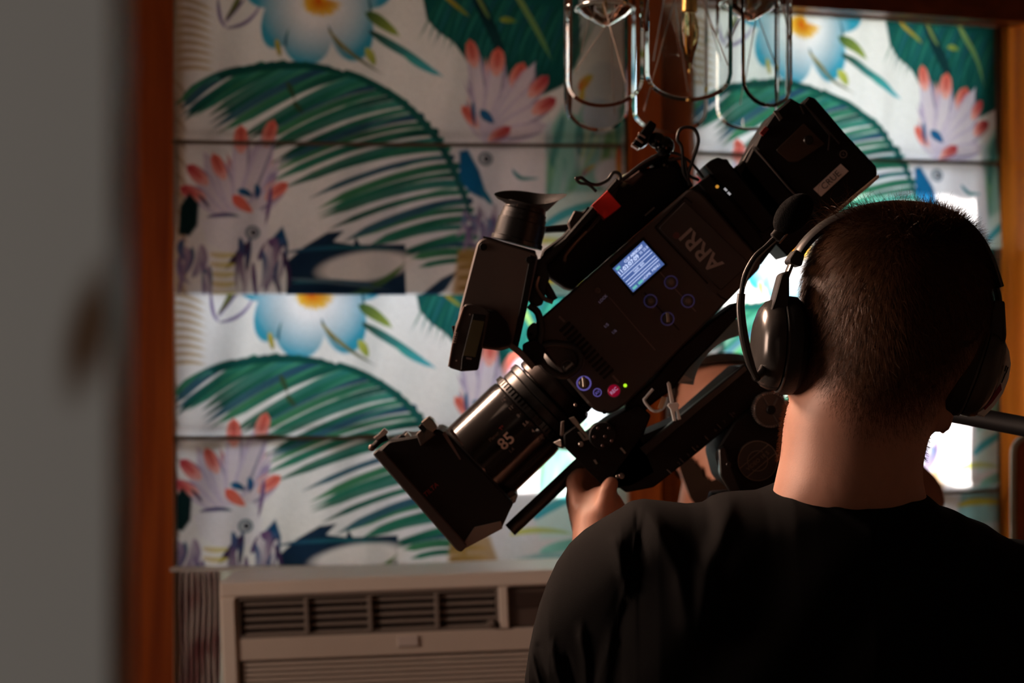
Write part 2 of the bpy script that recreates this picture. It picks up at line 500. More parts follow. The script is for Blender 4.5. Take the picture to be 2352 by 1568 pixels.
def stroke(p0, c, p1, w, col0, col1, soft=2.0, w0=0.25, alpha=1.0, k=14):
    """tapered brush stroke along a quadratic curve"""
    p0, c, p1 = (np.array(q, float) for q in (p0, c, p1))
    t = np.linspace(0, 1, k)
    P = ((1 - t) ** 2)[:, None] * p0 + (2 * t * (1 - t))[:, None] * c + (t ** 2)[:, None] * p1
    lo = P.min(0) - w - 4; hi = P.max(0) + w + 4
    i0, i1 = max(0, int((lo[1] - Y0T) / STEP)), min(gx.shape[0], int((hi[1] - Y0T) / STEP) + 2)
    j0, j1 = max(0, int((lo[0] - X0T) / STEP)), min(gx.shape[1], int((hi[0] - X0T) / STEP) + 2)
    if i1 <= i0 or j1 <= j0: return
    x, y = gx[i0:i1, j0:j1], gy[i0:i1, j0:j1]
    best = np.full(x.shape, 1e9); tt = np.zeros(x.shape)
    for q in range(k - 1):
        a, b = P[q], P[q + 1]; d = b - a
        s = np.clip(((x - a[0]) * d[0] + (y - a[1]) * d[1]) / (d @ d + 1e-9), 0, 1)
        r = np.hypot(x - a[0] - s * d[0], y - a[1] - s * d[1])
        up = r < best; best = np.where(up, r, best); tt = np.where(up, t[q] + s * (t[q + 1] - t[q]), tt)
    prof = (w0 + (1 - w0) * np.sin(np.pi * np.clip(tt, 0, 1) ** 0.7)) * np.clip((1 - tt) * 6, 0, 1)
    m = (np.clip(0.5 + (w * prof / 2 - best) / soft, 0, 1) * alpha)[..., None]
    colr = np.asarray(col0) * (1 - tt[..., None]) + np.asarray(col1) * tt[..., None]
    PR[i0:i1, j0:j1] = PR[i0:i1, j0:j1] * (1 - m) + colr * m

def print_artwork():
    TEAL, DKG, GRN, NAVY = srgb(45, 120, 115), srgb(20, 72, 66), srgb(50, 125, 100), srgb(38, 70, 100)
    BLUE, AQUA, PURP, CORAL, RED = srgb(25, 98, 140), srgb(70, 170, 190), srgb(105, 85, 130), srgb(222, 95, 78), srgb(180, 35, 55)
    TAN, YEL, WHITE = srgb(180, 140, 90), srgb(205, 190, 70), srgb(235, 230, 232)
    # soft tints in the ground
    paint(0.35 * ell_mask(1100, 470, 260, 160, 0, 0.9), srgb(205, 200, 222))
    # tan fern, far edge
    for i in range(9):
        stroke((402, 5 + i * 20), (440, 0 + i * 19), (490, 30 + i * 17), 11, TAN, srgb(195, 170, 120), alpha=0.8)
    paint(0.7 * poly_mask([(392, -30), (418, -30), (420, 700), (392, 700)], 14), srgb(190, 160, 120))
    for i in range(12): stroke((398, 190 + i * 42), (415, 200 + i * 42), (425, 225 + i * 42), 8, TAN, srgb(120, 85, 60), alpha=0.6)
    # purple blossom outlines
    for a, b, c in (((500, 0), (500, 60), (520, 68)), ((520, 68), (580, 60), (600, 0)), ((560, 0), (535, 30), (512, 62))): stroke(a, b, c, 8, PURP, srgb(150, 130, 175))
    stroke((550, -10), (540, 20), (512, 55), 12, srgb(110, 120, 50), srgb(90, 80, 60))
    # big banana leaf
    paint(poly_mask([(962, -30), (975, 40), (1000, 70), (1035, 95), (1065, 135), (1110, 165), (1170, 205), (1240, 215), (1290, 190), (1330, 120), (1330, -30)], 4), srgb(24, 84, 80))
    for i in range(34):
        x = 965 + i * 10.5; y = -30 + 7 * i * 0.3
        stroke((x + 60, y - 10), (x + 20, y + 60), (x - 10 + 12 * (i % 3), y + 120 + 4 * (i % 7)), 7, [DKG, GRN, TEAL, NAVY][i % 4], [GRN, TEAL, DKG, TEAL][i % 4], alpha=0.7)
    stroke((1165, -40), (1215, 20), (1262, 135), 13, srgb(140, 160, 90), srgb(90, 140, 90), w0=0.7)
    stroke((1075, -40), (1130, 60), (1150, 130), 26, srgb(20, 45, 55), srgb(25, 60, 60), w0=0.8)
    stroke((1000, -30), (1040, 10), (1075, 35), 9, srgb(190, 150, 40), srgb(110, 130, 50), w0=0.8)
    stroke((1085, -25), (1105, 10), (1122, 40), 9, srgb(140, 150, 80), srgb(80, 110, 70), w0=0.8)
    stroke((1145, 40), (1165, 38), (1185, 45), 14, srgb(150, 160, 60), srgb(90, 120, 60))
    # plumeria
    for cx, cy, rx, ry, an in ((640, 45, 40, 70, 18), (700, 85, 56, 66, 0), (800, 62, 52, 78, -8), (835, -20, 60, 40, 0), (610, -20, 50, 40, 0)):
        m = ell_mask(cx, cy, rx, ry, an, 0.1)
        d = np.clip((np.hypot(gx - 728, gy - 8) - 45) / 95, 0, 1)[..., None] ** 1.05
        colr = WHITE * (1 - d) + srgb(50, 150, 178) * d
        PR[:] = PR * (1 - m[..., None]) + colr * m[..., None]
    for a, b, c in (((652, 110), (650, 90), (660, 65)), ((750, 60), (760, 95), (800, 140)), ((846, 40), (850, 10), (835, -20))): stroke(a, b, c, 6, srgb(30, 90, 110), srgb(60, 120, 130))
    for q in range(40):
        a = q * 2.4; r = 14 + 32 * ((q * 0.618) % 1)
        stroke((728, 2), (728 + r * 0.5 * math.cos(a), 2 + r * 0.5 * math.sin(a)), (728 + r * 1.25 * math.cos(a), 4 + r * math.sin(a)), 12, srgb(205, 75, 15), srgb(232, 190, 50), alpha=0.85)
    # buds and stems
    stroke((838, 30), (870, 45), (915, 82), 26, srgb(60, 90, 50), srgb(150, 165, 70), w0=0.3)
    stroke((846, 72), (905, 105), (1012, 176), 20, srgb(50, 70, 45), srgb(60, 160, 165), w0=0.35)
    stroke((925, 125), (960, 150), (1010, 172), 16, srgb(60, 150, 140), AQUA, w0=0.5)
    stroke((835, 110), (850, 130), (855, 150), 20, srgb(185, 185, 80), srgb(150, 160, 70))
    stroke((750, 70), (790, 125), (875, 168), 9, srgb(150, 130, 50), srgb(70, 80, 50))
    stroke((632, 95), (634, 110), (640, 132), 12, srgb(190, 170, 60), srgb(150, 140, 60), w0=0.6)
    # palm frond
    root = [(1072, 600), (1078, 560), (1078, 515), (1070, 470), (1058, 425), (1042, 382), (1018, 338), (988, 296), (952, 258), (912, 226), (868, 198), (820, 178), (768, 163), (715, 152), (660, 146), (605, 148), (552, 160), (508, 178)]
    tip = [(960, 610), (930, 590), (870, 560), (815, 548), (775, 512), (768, 470), (700, 428), (660, 410), (640, 372), (640, 330), (612, 316), (560, 305), (520, 290), (500, 265), (455, 262), (430, 262), (425, 235), (412, 240)]
    R = np.array(root, float); T = np.array(tip, float); nf = 38
    for i in range(nf):
        u = i / (nf - 1) * (len(root) - 1); q = min(int(u), len(root) - 2); f = u - q
        r = R[q] * (1 - f) + R[q + 1] * f; t = T[q] * (1 - f) + T[q + 1] * f
        t = t + RNG.normal(0, 9, 2); L = np.linalg.norm(t - r)
        c = (r + t) / 2 + np.array([0.05, -0.14]) * L
        col = [DKG, srgb(30, 95, 78), NAVY, GRN, TEAL][i % 5]; c2 = [GRN, srgb(70, 130, 90), srgb(60, 100, 110), DKG, srgb(70, 110, 90)][i % 5]
        t = r + (t - r) * 1.12; stroke(r, c, t, 18 if i % 2 else 13, col, c2, w0=0.95)
    for i in range(22):
        f = i / 21; u = f * (len(root) - 1); q = min(int(u), len(root) - 2); g = u - q
        r = R[q] * (1 - g) + R[q + 1] * g; t = T[q] * (1 - g) + T[q + 1] * g; m = r * 0.55 + t * 0.45
        stroke(r + (-6, 4), (r + m) / 2 + (4, -12), m, 6, srgb(80, 150, 125), srgb(60, 130, 95), alpha=0.75)
    stroke((505, 178), (640, 128), (800, 170), 18, DKG, DKG, w0=0.7)
    stroke((790, 166), (1015, 235), (1078, 530), 17, srgb(20, 80, 70), srgb(40, 90, 90), w0=0.8)
    for a, b, c in (((655, 190), (662, 205), (672, 232)), ((668, 235), (680, 250), (690, 262))): stroke(a, b, c, 12, srgb(60, 80, 50), srgb(50, 70, 50))
    # dark glossy leaf at the foot of the repeat
    paint(poly_mask([(645, 700), (650, 600), (690, 565), (740, 535), (780, 530), (755, 555), (800, 562), (806, 545), (816, 562), (920, 560), (918, 610), (920, 700)], 3), srgb(26, 45, 66))
    paint(ell_mask(825, 612, 105, 34, -8, 0.35), srgb(225, 215, 212))
    stroke((650, 580), (760, 560), (920, 575), 10, NAVY, srgb(30, 100, 100)); stroke((660, 650), (760, 640), (900, 660), 10, srgb(45, 95, 110), NAVY)
    stroke((760, 690), (870, 660), (920, 600), 16, srgb(30, 70, 75), srgb(90, 120, 50)); stroke((650, 640), (800, 650), (900, 670), 8, srgb(90, 110, 120), srgb(60, 80, 100))
    paint(poly_mask([(925, 700), (1000, 640), (1040, 620), (1010, 665), (960, 700)], 3), srgb(36, 58, 82))
    # cockatoos: crest feathers, head, eye, collar, wing marks
    def bird(base, tips, head, eye, mirror):
        ang = [math.atan2(q[1] - base[1], q[0] - base[0]) for q in tips]; rad = [math.hypot(q[0] - base[0], q[1] - base[1]) for q in tips]
        o_ = np.argsort(ang); ang = np.array(ang)[o_]; rad = np.array(rad)[o_]
        for q in range(26):
            a = ang[0] + (ang[-1] - ang[0]) * (q + 0.5) / 26; r = np.interp(a, ang, rad) * (0.78 + 0.2 * ((q * 0.618) % 1))
            e = (base[0] + r * math.cos(a), base[1] + r * math.sin(a)); mid = ((base[0] + e[0]) / 2 + 5, (base[1] + e[1]) / 2)
            stroke(base, mid, e, 24, [srgb(228, 218, 222), srgb(200, 186, 208), srgb(226, 205, 205)][q % 3], [srgb(222, 205, 212), srgb(150, 130, 170), srgb(215, 150, 145)][q % 3], w0=0.35)
            if q % 2: stroke(base, mid, e, 4.5, srgb(70, 80, 130), srgb(120, 90, 140), alpha=0.7, w0=0.6)
        tips = [(base[0] + (x - base[0]) * 1.10, base[1] + (y - base[1]) * 1.10, c, w * 1.15) for x, y, c, w in tips]
        for (tx, ty, colr, w) in tips:
            stroke(base, ((base[0] + tx) / 2 + 6, (base[1] + ty) / 2), (tx, ty), w * 1.45, srgb(205, 190, 210), srgb(190, 170, 195), w0=0.5, alpha=0.8); stroke(base, ((base[0] + tx) / 2 + 6, (base[1] + ty) / 2), (tx, ty), w, srgb(225, 212, 214), srgb(205, 190, 205), w0=0.45)
            d = np.array([tx - base[0], ty - base[1]], float); L = np.linalg.norm(d); d /= L
            a = np.array([tx, ty]) - d * 52
            if colr is not None: stroke(a, a + d * 26, (tx + d[0] * 6, ty + d[1] * 6), w * 0.95, srgb(228, 160, 150), colr, w0=0.5); stroke(a + d * 12, a + d * 30, (tx, ty), w * 0.4, srgb(215, 110, 100), np.asarray(colr) * 0.75, w0=0.4)
            s = np.array([-d[1], d[0]]) * w * 0.5
            stroke(base + s * 0.2, np.array(base) + d * L * 0.5 + s, np.array([tx, ty]) - d * 12 + s * 0.9, 6, srgb(90, 95, 140), PURP, alpha=0.75)
        paint(poly_mask(head, 6), srgb(228, 222, 226))
        paint(ell_mask(eye[0], eye[1], 17, 16), srgb(70, 90, 110)); paint(ell_mask(eye[0], eye[1], 12.5, 11.5), srgb(190, 190, 195)); paint(ell_mask(eye[0] + 2, eye[1], 6.5, 6.5), srgb(30, 30, 40))
    bird((548, 500), [(425, 440, RED, 30), (440, 395, RED, 30), (470, 365, None, 30), (492, 372, CORAL, 28), (548, 312, CORAL, 32), (590, 330, None, 24), (615, 300, CORAL, 30), (640, 430, CORAL, 28)],
         [(455, 510), (520, 490), (590, 480), (612, 520), (600, 570), (540, 595), (470, 560)], (572, 535), False)
    stroke((530, 452), (545, 470), (575, 490), 26, CORAL, srgb(225, 120, 100)); stroke((540, 440), (560, 440), (572, 455), 16, BLUE, NAVY); stroke((580, 425), (590, 440), (580, 460), 14, BLUE, srgb(40, 60, 110))
    stroke((470, 500), (520, 490), (545, 500), 10, PURP, NAVY); stroke((615, 430), (610, 480), (600, 520), 10, PURP, srgb(130, 100, 140))
    paint(poly_mask([(612, 600), (618, 545), (640, 520), (652, 560), (650, 610)], 5), srgb(25, 70, 108))
    for i in range(22):
        x, y = 540 + RNG.uniform(0, 105), 548 + RNG.uniform(0, 60); e = (x + RNG.normal(-8, 22), y + RNG.uniform(50, 110))
        stroke((x, y), (x + RNG.normal(0, 14), (y + e[1]) / 2), e, RNG.uniform(9, 20), [srgb(70, 50, 85), srgb(215, 205, 212), srgb(60, 90, 130), srgb(105, 75, 115)][i % 4], [srgb(90, 70, 110), srgb(190, 175, 185), srgb(60, 40, 70)][i % 3], w0=0.35)
    for i in range(5): stroke((478, 585 + i * 22), (505, 592 + i * 22), (535, 585 + i * 22), 13, srgb(205, 180, 130), YEL, w0=0.5, alpha=0.8)
    for i in range(16):
        x, y = 402 + RNG.uniform(0, 85), 550 + RNG.uniform(0, 80); e = (x + RNG.normal(0, 18), y + RNG.uniform(35, 80))
        stroke((x, y), (x + RNG.normal(0, 12), (y + e[1]) / 2), e, RNG.uniform(8, 17), [PURP, srgb(40, 90, 120), srgb(205, 190, 200), srgb(150, 120, 150)][i % 4], srgb(120, 105, 145), w0=0.35, alpha=0.85)
    paint(poly_mask([(404, 540), (408, 475), (430, 445), (452, 470), (448, 520), (430, 545)], 6), srgb(18, 38, 38))
    stroke((450, 450), (470, 470), (475, 480), 8, srgb(70, 40, 55), PURP)
    bird((1118, 318), [(1062, 250, CORAL, 26), (1078, 112, CORAL, 30), (1138, 128, CORAL, 34), (1190, 158, CORAL, 34), (1216, 152, None, 30), (1238, 186, RED, 30), (1254, 232, RED, 32), (1240, 285, None, 26), (1160, 292, RED, 26)],
         [(1070, 345), (1240, 345), (1252, 400), (1225, 450), (1150, 475), (1095, 440), (1075, 390)], (1107, 362), True)
    stroke((1098, 250), (1110, 265), (1130, 280), 22, BLUE, srgb(40, 90, 140)); stroke((1080, 230), (1078, 260), (1085, 290), 9, BLUE, NAVY)
    paint(poly_mask([(1046, 345), (1066, 340), (1092, 390), (1104, 430), (1098, 455), (1068, 440), (1046, 410)], 6), srgb(24, 95, 140))
    stroke((1090, 425), (1105, 450), (1125, 470), 16, BLUE, srgb(40, 130, 150)); stroke((1170, 385), (1185, 415), (1215, 405), 9, srgb(60, 130, 150), TEAL); stroke((1180, 405), (1200, 408), (1235, 405), 7, TEAL, srgb(60, 150, 160))
    for i in range(18):
        x, y = 1055 + RNG.uniform(0, 80), 462 + RNG.uniform(0, 60); e = (x + RNG.normal(0, 20), y + RNG.uniform(30, 70))
        stroke((x, y), (x + RNG.normal(0, 14), (y + e[1]) / 2), e, RNG.uniform(8, 16), [PURP, srgb(60, 110, 150), srgb(205, 195, 205), srgb(80, 55, 100)][i % 4], srgb(150, 130, 160), w0=0.35, alpha=0.8)
    paint(0.85 * poly_mask([(1040, 575), (1130, 560), (1150, 620), (1130, 700), (1020, 700)], 10), srgb(170, 130, 75))
    for i in range(5): stroke((1040, 590 + i * 24), (1080, 585 + i * 24), (1130, 592 + i * 22), 11, srgb(130, 100, 50), srgb(190, 150, 90), w0=0.5)
    # white flowers among striped leaves
    paint(poly_mask([(1245, 480), (1250, 300), (1290, 235), (1340, 215), (1460, 200), (1460, 460)], 12), srgb(140, 190, 180))
    for i in range(30):
        x, y = 1250 + RNG.uniform(0, 190), 215 + RNG.uniform(0, 150); e = (x + RNG.normal(-10, 22), y + RNG.uniform(70, 150))
        stroke((x, y), (x + RNG.normal(6, 16), (y + e[1]) / 2), e, RNG.uniform(9, 24), [TEAL, srgb(150, 195, 120), srgb(220, 224, 228), srgb(90, 160, 150), srgb(205, 215, 220)][i % 5], [srgb(170, 200, 110), TEAL, srgb(200, 212, 220), srgb(60, 140, 130)][i % 4], w0=0.25, soft=5.0, alpha=0.75)
    paint(poly_mask([(1290, 250), (1300, 205), (1330, 180), (1350, 200), (1320, 260)], 8), srgb(215, 212, 210)); paint(ell_mask(1385, 195, 48, 62, 0, 0.2), srgb(215, 216, 220)); paint(ell_mask(1375, 260, 44, 40, 0, 0.2), srgb(190, 200, 215))
    stroke((1330, 200), (1335, 180), (1360, 165), 22, srgb(225, 110, 50), YEL, w0=0.5); stroke((1330, 230), (1328, 215), (1340, 190), 14, srgb(220, 170, 70), YEL)
    stroke((1330, 400), (1340, 385), (1365, 372), 14, srgb(140, 110, 150), YEL); paint(ell_mask(1400, 395, 40, 36, 0, 0.3), srgb(215, 218, 228))
    paint(poly_mask([(1235, 520), (1245, 470), (1300, 440), (1460, 430), (1460, 560), (1250, 570)], 14), srgb(205, 228, 225))
    stroke((1240, 520), (1300, 470), (1390, 460), 20, AQUA, srgb(90, 180, 175), w0=0.6); stroke((1180, 560), (1250, 540), (1330, 560), 14, srgb(215, 205, 100), srgb(160, 200, 150)); stroke((1250, 600), (1330, 570), (1440, 585), 26, srgb(150, 215, 200), TEAL)
    paint(0.8 * poly_mask([(1170, 700), (1190, 620), (1260, 600), (1460, 610), (1460, 700)], 12), srgb(110, 180, 180)); stroke((1180, 650), (1260, 630), (1380, 660), 18, YEL, srgb(180, 190, 90))
    stroke((1420, 330), (1412, 380), (1425, 430), 14, CORAL, YEL)
print_artwork()
# brush texture
PR *= (1 + RNG.normal(0, 0.05, gx.shape))[..., None]
PR[:] = np.clip(PR, 0.004, 0.9)

def tile_at(x, y, wrap=676, period=672):
    """print colour at artwork coordinates, the artwork repeats down the cloth"""
    y = np.where(y > wrap, y - period, y); xx = x
    j = np.clip((xx - X0T) / STEP, 0, gx.shape[1] - 1.001); i = np.clip((y - Y0T) / STEP, 0, gx.shape[0] - 1.001)
    i0 = i.astype(int); j0 = j.astype(int); fi = (i - i0)[..., None]; fj = (j - j0)[..., None]
    return (PR[i0, j0] * (1 - fi) * (1 - fj) + PR[i0 + 1, j0] * fi * (1 - fj) + PR[i0, j0 + 1] * (1 - fi) * fj + PR[i0 + 1, j0 + 1] * fi * fj)

clothm = bpy.data.materials.new('printed_cotton'); clothm.use_nodes = True
_nt = clothm.node_tree; _nt.nodes.clear()
_o = _nt.nodes.new('ShaderNodeOutputMaterial'); _at = _nt.nodes.new('ShaderNodeAttribute'); _at.attribute_name = 'print'
_df = _nt.nodes.new('ShaderNodeBsdfDiffuse'); _tr = _nt.nodes.new('ShaderNodeBsdfTranslucent'); _mx = _nt.nodes.new('ShaderNodeMixShader'); _mx.inputs[0].default_value = 0.42
_nt.links.new(_at.outputs['Color'], _df.inputs[0]); _nt.links.new(_at.outputs['Color'], _tr.inputs[0]); _nt.links.new(_df.outputs[0], _mx.inputs[1]); _nt.links.new(_tr.outputs[0], _mx.inputs[2]); _nt.links.new(_mx.outputs[0], _o.inputs[0])
liningm = bpy.data.materials.new('lining_cotton'); liningm.use_nodes = True
_nt = liningm.node_tree; _nt.nodes.clear()
_o = _nt.nodes.new('ShaderNodeOutputMaterial'); _nz = _nt.nodes.new('ShaderNodeTexNoise'); _nz.inputs['Scale'].default_value = 300; _rp = _nt.nodes.new('ShaderNodeValToRGB')
_rp.color_ramp.elements[0].color = (0.68, 0.61, 0.57, 1); _rp.color_ramp.elements[1].color = (0.78, 0.71, 0.67, 1)
_df = _nt.nodes.new('ShaderNodeBsdfDiffuse'); _tr = _nt.nodes.new('ShaderNodeBsdfTranslucent'); _mx = _nt.nodes.new('ShaderNodeMixShader'); _mx.inputs[0].default_value = 0.5
_nt.links.new(_nz.outputs['Fac'], _rp.inputs[0]); _nt.links.new(_rp.outputs[0], _df.inputs[0]); _nt.links.new(_rp.outputs[0], _tr.inputs[0]); _nt.links.new(_df.outputs[0], _mx.inputs[1]); _nt.links.new(_tr.outputs[0], _mx.inputs[2]); _nt.links.new(_mx.outputs[0], _o.inputs[0])

def blind(label, w, t0, t1, yref, ytop, ybot, ax0, ax1, ay, seams, laps, lean, nx, nz, lining, wrap=676, period=672):
    """roman blind: printed cloth, battens behind the cloth, a lining and a bottom bar.  py values are heights in photo px at yref"""
    z_of = lambda py: zpx(py, yref)
    root = thing('roman_blind', label, 'blind', w.p((t0 + t1) / 2, -0.03, z_of(ybot)), 'printed roman blinds on the windows')
    u = np.linspace(0, 1, nx); py = np.linspace(ytop, ybot, nz)
    U, PY = np.meshgrid(u, py)
    art_x = ax0 + U * (ax1 - ax0); art_y = ay(PY)
    art_x = art_x + np.where(art_y > wrap, 24, 0)
    colr = tile_at(art_x, art_y, wrap, period)
    d = -0.022 - 0.005 * np.sin(U * 23 + 0.6 * np.sin(PY / 130)) * np.clip((PY - ytop) / 200, 0.15, 1) - 0.0025 * np.sin(U * 61 + PY / 90)
    for q in laps: d = d - 0.020 * np.clip((q - PY) / 300, 0, 1) ** 0 * (PY < q) * np.clip(1 - (q - PY) / 330, 0.25, 1)
    for q in seams: d = d + 0.006 * np.exp(-((PY - q) / 7) ** 2) - 0.004 * np.exp(-((PY - q + 16) / 10) ** 2)
    Tt = t0 + U * (t1 - t0) + (PY - ytop) / (ybot - ytop) * lean * yref / F
    Z = z_of(PY)
    P = w.a[None, None, :] + Tt[..., None] * w.t + d[..., None] * w.n
    V = np.concatenate([P, Z[..., None]], -1).reshape(-1, 3)
    idx = np.arange(nx * nz).reshape(nz, nx)
    Fs = np.stack([idx[:-1, :-1], idx[1:, :-1], idx[1:, 1:], idx[:-1, 1:]], -1).reshape(-1, 4)
    c = (V.min(0) + V.max(0)) / 2
    me = bpy.data.meshes.new('printed_cloth'); me.from_pydata((V - c).tolist(), [], Fs.tolist()); me.update()
    me.polygons.foreach_set('use_smooth', [True] * len(me.polygons))
    at = me.attributes.new('print', 'FLOAT_COLOR', 'POINT')
    at.data.foreach_set('color', np.concatenate([colr.reshape(-1, 3), np.ones((nx * nz, 1))], 1).astype(np.float32).ravel())
    me.materials.append(clothm)
    link('printed_cloth', me, c, root)
    bm = mat('batten_wood', (0.10, 0.07, 0.04), 0.7)
    for q in seams:
        obj('batten', w.box(t0, t1, -0.0145, -0.006, z_of(q + 8), z_of(q - 7)), bm, root, smooth=False)
    for q in seams:
        dq = -0.030 - 0.020 * sum(max(0.25, 1 - (l - q) / 330) for l in laps if q < l)
        obj('seam_shade_rod', tube([w.p(t0 + 0.002, dq, z_of(q)), w.p((t0 + t1) / 2, dq - 0.001, z_of(q + 2)), w.p(t1 - 0.002, dq, z_of(q))], 0.0028, 8), mat('seam_shade_brown', (0.11, 0.075, 0.045), 0.7), root)  # dark rod in front stands in for the seam's shaded line
    if lining:
        a, b = lining
        obj('lining', w.box(t0, t1, -0.003, -0.002, z_of(b), z_of(a)), liningm, root, smooth=False)
    obj('bottom_bar', w.box(t0 - 0.001, t1 + 0.001, -0.040, -0.016, z_of(ybot + 7), z_of(ybot - 2)), mat('bar_fabric', (0.62, 0.60, 0.58), 0.8), root, smooth=False)
    obj('head_rail', w.box(t0, t1, -0.032, 0.0, z_of(ytop), z_of(ytop) + 0.04), mat('rail_white', (0.6, 0.58, 0.55), 0.5), root, smooth=False)
    return root
blind('wide printed roman blind with palm fronds and cockatoos above the air conditioner', WL, tL0, tL1, 3.66, -60, 1300, 394, 1432,
      lambda p: p, (330, 1004), (675,), 16.0, 520, 680, (-60, 660))
blind('printed roman blind on the angled wall behind the camera operator, blazing with sunlight', WR, tR0, tR1, 3.86, 45, 1330, 430, 1290,
      lambda p: 10 + (p - 70) / 0.93, (366, 1135), (566,), 24.0, 430, 600, None, 543, 540)

# ------------------------------------------------------------------ window air conditioner
acY = 3.40
ac = thing('air_conditioner', 'cream window air conditioner with louvred outlet below the wide blind', 'air conditioner', W(1000, 1950, acY + 0.1))
acw = mat('ac_plastic', (0.80, 0.75, 0.69), 0.45, var=0.03); acd = mat('ac_dark', (0.012, 0.011, 0.011), 0.6); acs = mat('ac_louver', (0.22, 0.19, 0.17), 0.5); acg = mat('ac_front', (0.62, 0.56, 0.50), 0.5, var=0.03)
A0 = np.array((503, 1338.0)); ROT = math.radians(-2.3)
def acp(x, y):
    """point on the unit's front: x along it, y down it (px), the whole unit hangs slightly out of level"""
    c, s = math.cos(ROT), math.sin(ROT); return (A0[0] + x * c - y * s, A0[1] + x * s + y * c)
def acr(x0, y0, x1, y1): return [acp(x0, y0), acp(x1, y0), acp(x1, y1), acp(x0, y1)]
def frame_geo(x0, y0, x1, y1, b, ya, yb, bev=2):
    return join(prism(acr(x0, y0, x1, y0 + b), ya, yb, bev, acY), prism(acr(x0, y1 - b, x1, y1), ya, yb, bev, acY), prism(acr(x0, y0 + b, x0 + b, y1 - b), ya, yb, bev, acY), prism(acr(x1 - b, y0 + b, x1, y1 - b), ya, yb, bev, acY))
acx1 = 1010
obj('housing', prism(fillet(acr(0, 0, acx1, 620), 8), acY + 0.045, 3.58, 3, acY), acw, ac)
obj('top_bezel', prism(acr(0, 0, acx1, 36), acY, acY + 0.045, 5, acY), acw, ac)
obj('side_bezel', prism(acr(0, 36, 36, 620), acY, acY + 0.045, 5, acY), acw, ac)
obj('side_bezel', prism(acr(acx1 - 36, 36, acx1, 620), acY, acY + 0.045, 5, acY), acw, ac)
obj('bottom_bezel', prism(acr(36, 590, acx1 - 36, 620), acY, acY + 0.045, 5, acY), acw, ac)
obj('middle_band', prism(acr(36, 132, acx1 - 36, 184), acY + 0.006, acY + 0.045, 3, acY), acg, ac)
obj('bezel_post', prism(acr(640, 36, 662, 132), acY + 0.002, acY + 0.045, 3, acY), acw, ac)
well = obj('outlet_recess', prism(acr(36, 36, 640, 132), acY + 0.042, acY + 0.046, 0, acY), acd, ac)
obj('outlet_frame', frame_geo(38, 38, 640, 132, 7, acY + 0.006, acY + 0.04), acs, ac)
for i in range(5):
    y = 50 + i * 17.5
    obj('louver', prism(acr(46, y, 632, y + 9.5), acY + 0.012, acY + 0.034, 1.5, acY), acs, ac)
for x in (192, 338, 492):
    obj('divider', prism(acr(x, 45, x + 11, 126), acY + 0.004, acY + 0.03, 2, acY), acs, ac)
obj('louver_lever', prism(acr(612, 112, 628, 126), acY - 0.004, acY + 0.02, 2, acY), acs, ac)
obj('control_panel', prism(acr(664, 40, acx1 - 40, 130), acY + 0.012, acY + 0.045, 2, acY), mat('ac_control', (0.10, 0.075, 0.065), 0.35), ac)
obj('control_window', prism(acr(676, 52, acx1 - 60, 88), acY + 0.010, acY + 0.014, 1, acY), mat('ac_control_dark', (0.05, 0.035, 0.03), 0.2), ac)
obj('badge', prism(acr(404, 140, 452, 164), acY + 0.002, acY + 0.008, 1.5, acY), mat('ac_badge', (0.62, 0.57, 0.55), 0.3), ac)
obj('intake_recess', prism(acr(36, 184, acx1 - 36, 590), acY + 0.03, acY + 0.045, 0, acY), mat('ac_intake', (0.16, 0.135, 0.115), 0.6), ac)
for i in range(34):
    y = 190 + i * 11.8
    obj('intake_slat', prism(acr(44, y, acx1 - 44, y + 7.4), acY + 0.010, acY + 0.03, 1.2, acY), acg, ac)
# pleated plastic filler beside the unit
fill = bpy.data.materials.new('filler_film'); fill.use_nodes = True
_nt = fill.node_tree; _b = _nt.nodes['Principled BSDF']; _tc = _nt.nodes.new('ShaderNodeTexCoord'); _mp = _nt.nodes.new('ShaderNodeMapping'); _mp.inputs['Scale'].default_value = (1, 1, 0.4); _nz = _nt.nodes.new('ShaderNodeTexNoise'); _nz.inputs['Scale'].default_value = 45; _nz.inputs['Detail'].default_value = 5; _cr = _nt.nodes.new('ShaderNodeValToRGB')
_cr.color_ramp.elements[0].position = 0.38; _cr.color_ramp.elements[0].color = (0.50, 0.24, 0.27, 1); _cr.color_ramp.elements[1].position = 0.52; _cr.color_ramp.elements[1].color = (0.88, 0.83, 0.82, 1)
_nt.links.new(_tc.outputs['Object'], _mp.inputs[0]); _nt.links.new(_mp.outputs[0], _nz.inputs['Vector']); _nt.links.new(_nz.outputs['Fac'], _cr.inputs[0]); _nt.links.new(_cr.outputs[0], _b.inputs['Base Color']); _b.inputs['Roughness'].default_value = 0.3
pts = []
for i in range(15):
    f = i / 14; x = 414 + f * 92; pts.append((x, (0.012 if i % 2 else -0.012)))
V, Fs = [], []
for (x, dd) in pts:
    for (py, bulge) in ((1312, 0), (1380, 1), (1500, -1), (1640, 1), (1900, 0)):
        V.append(W(x + 3 * bulge * math.sin(x), py, 3.55 + dd + 0.004 * bulge))
n = 5
V = np.array([tuple(v) for v in V]); V = np.vstack([V, V + np.array([0, 0.002, 0])]); m0 = len(pts) * n
for i in range(len(pts) - 1):
    for j in range(n - 1):
        a = i * n + j; Fs.append((a, a + n, a + n + 1, a + 1)); Fs.append((m0 + a, m0 + a + 1, m0 + a + n + 1, m0 + a + n))
for i in range(len(pts) - 1):
    Fs.append((i * n, m0 + i * n, m0 + (i + 1) * n, (i + 1) * n))
tag(obj('pleated_filler', (V, Fs), fill), 'pleated pinkish white film filling the gap beside the air conditioner', 'filler panel')
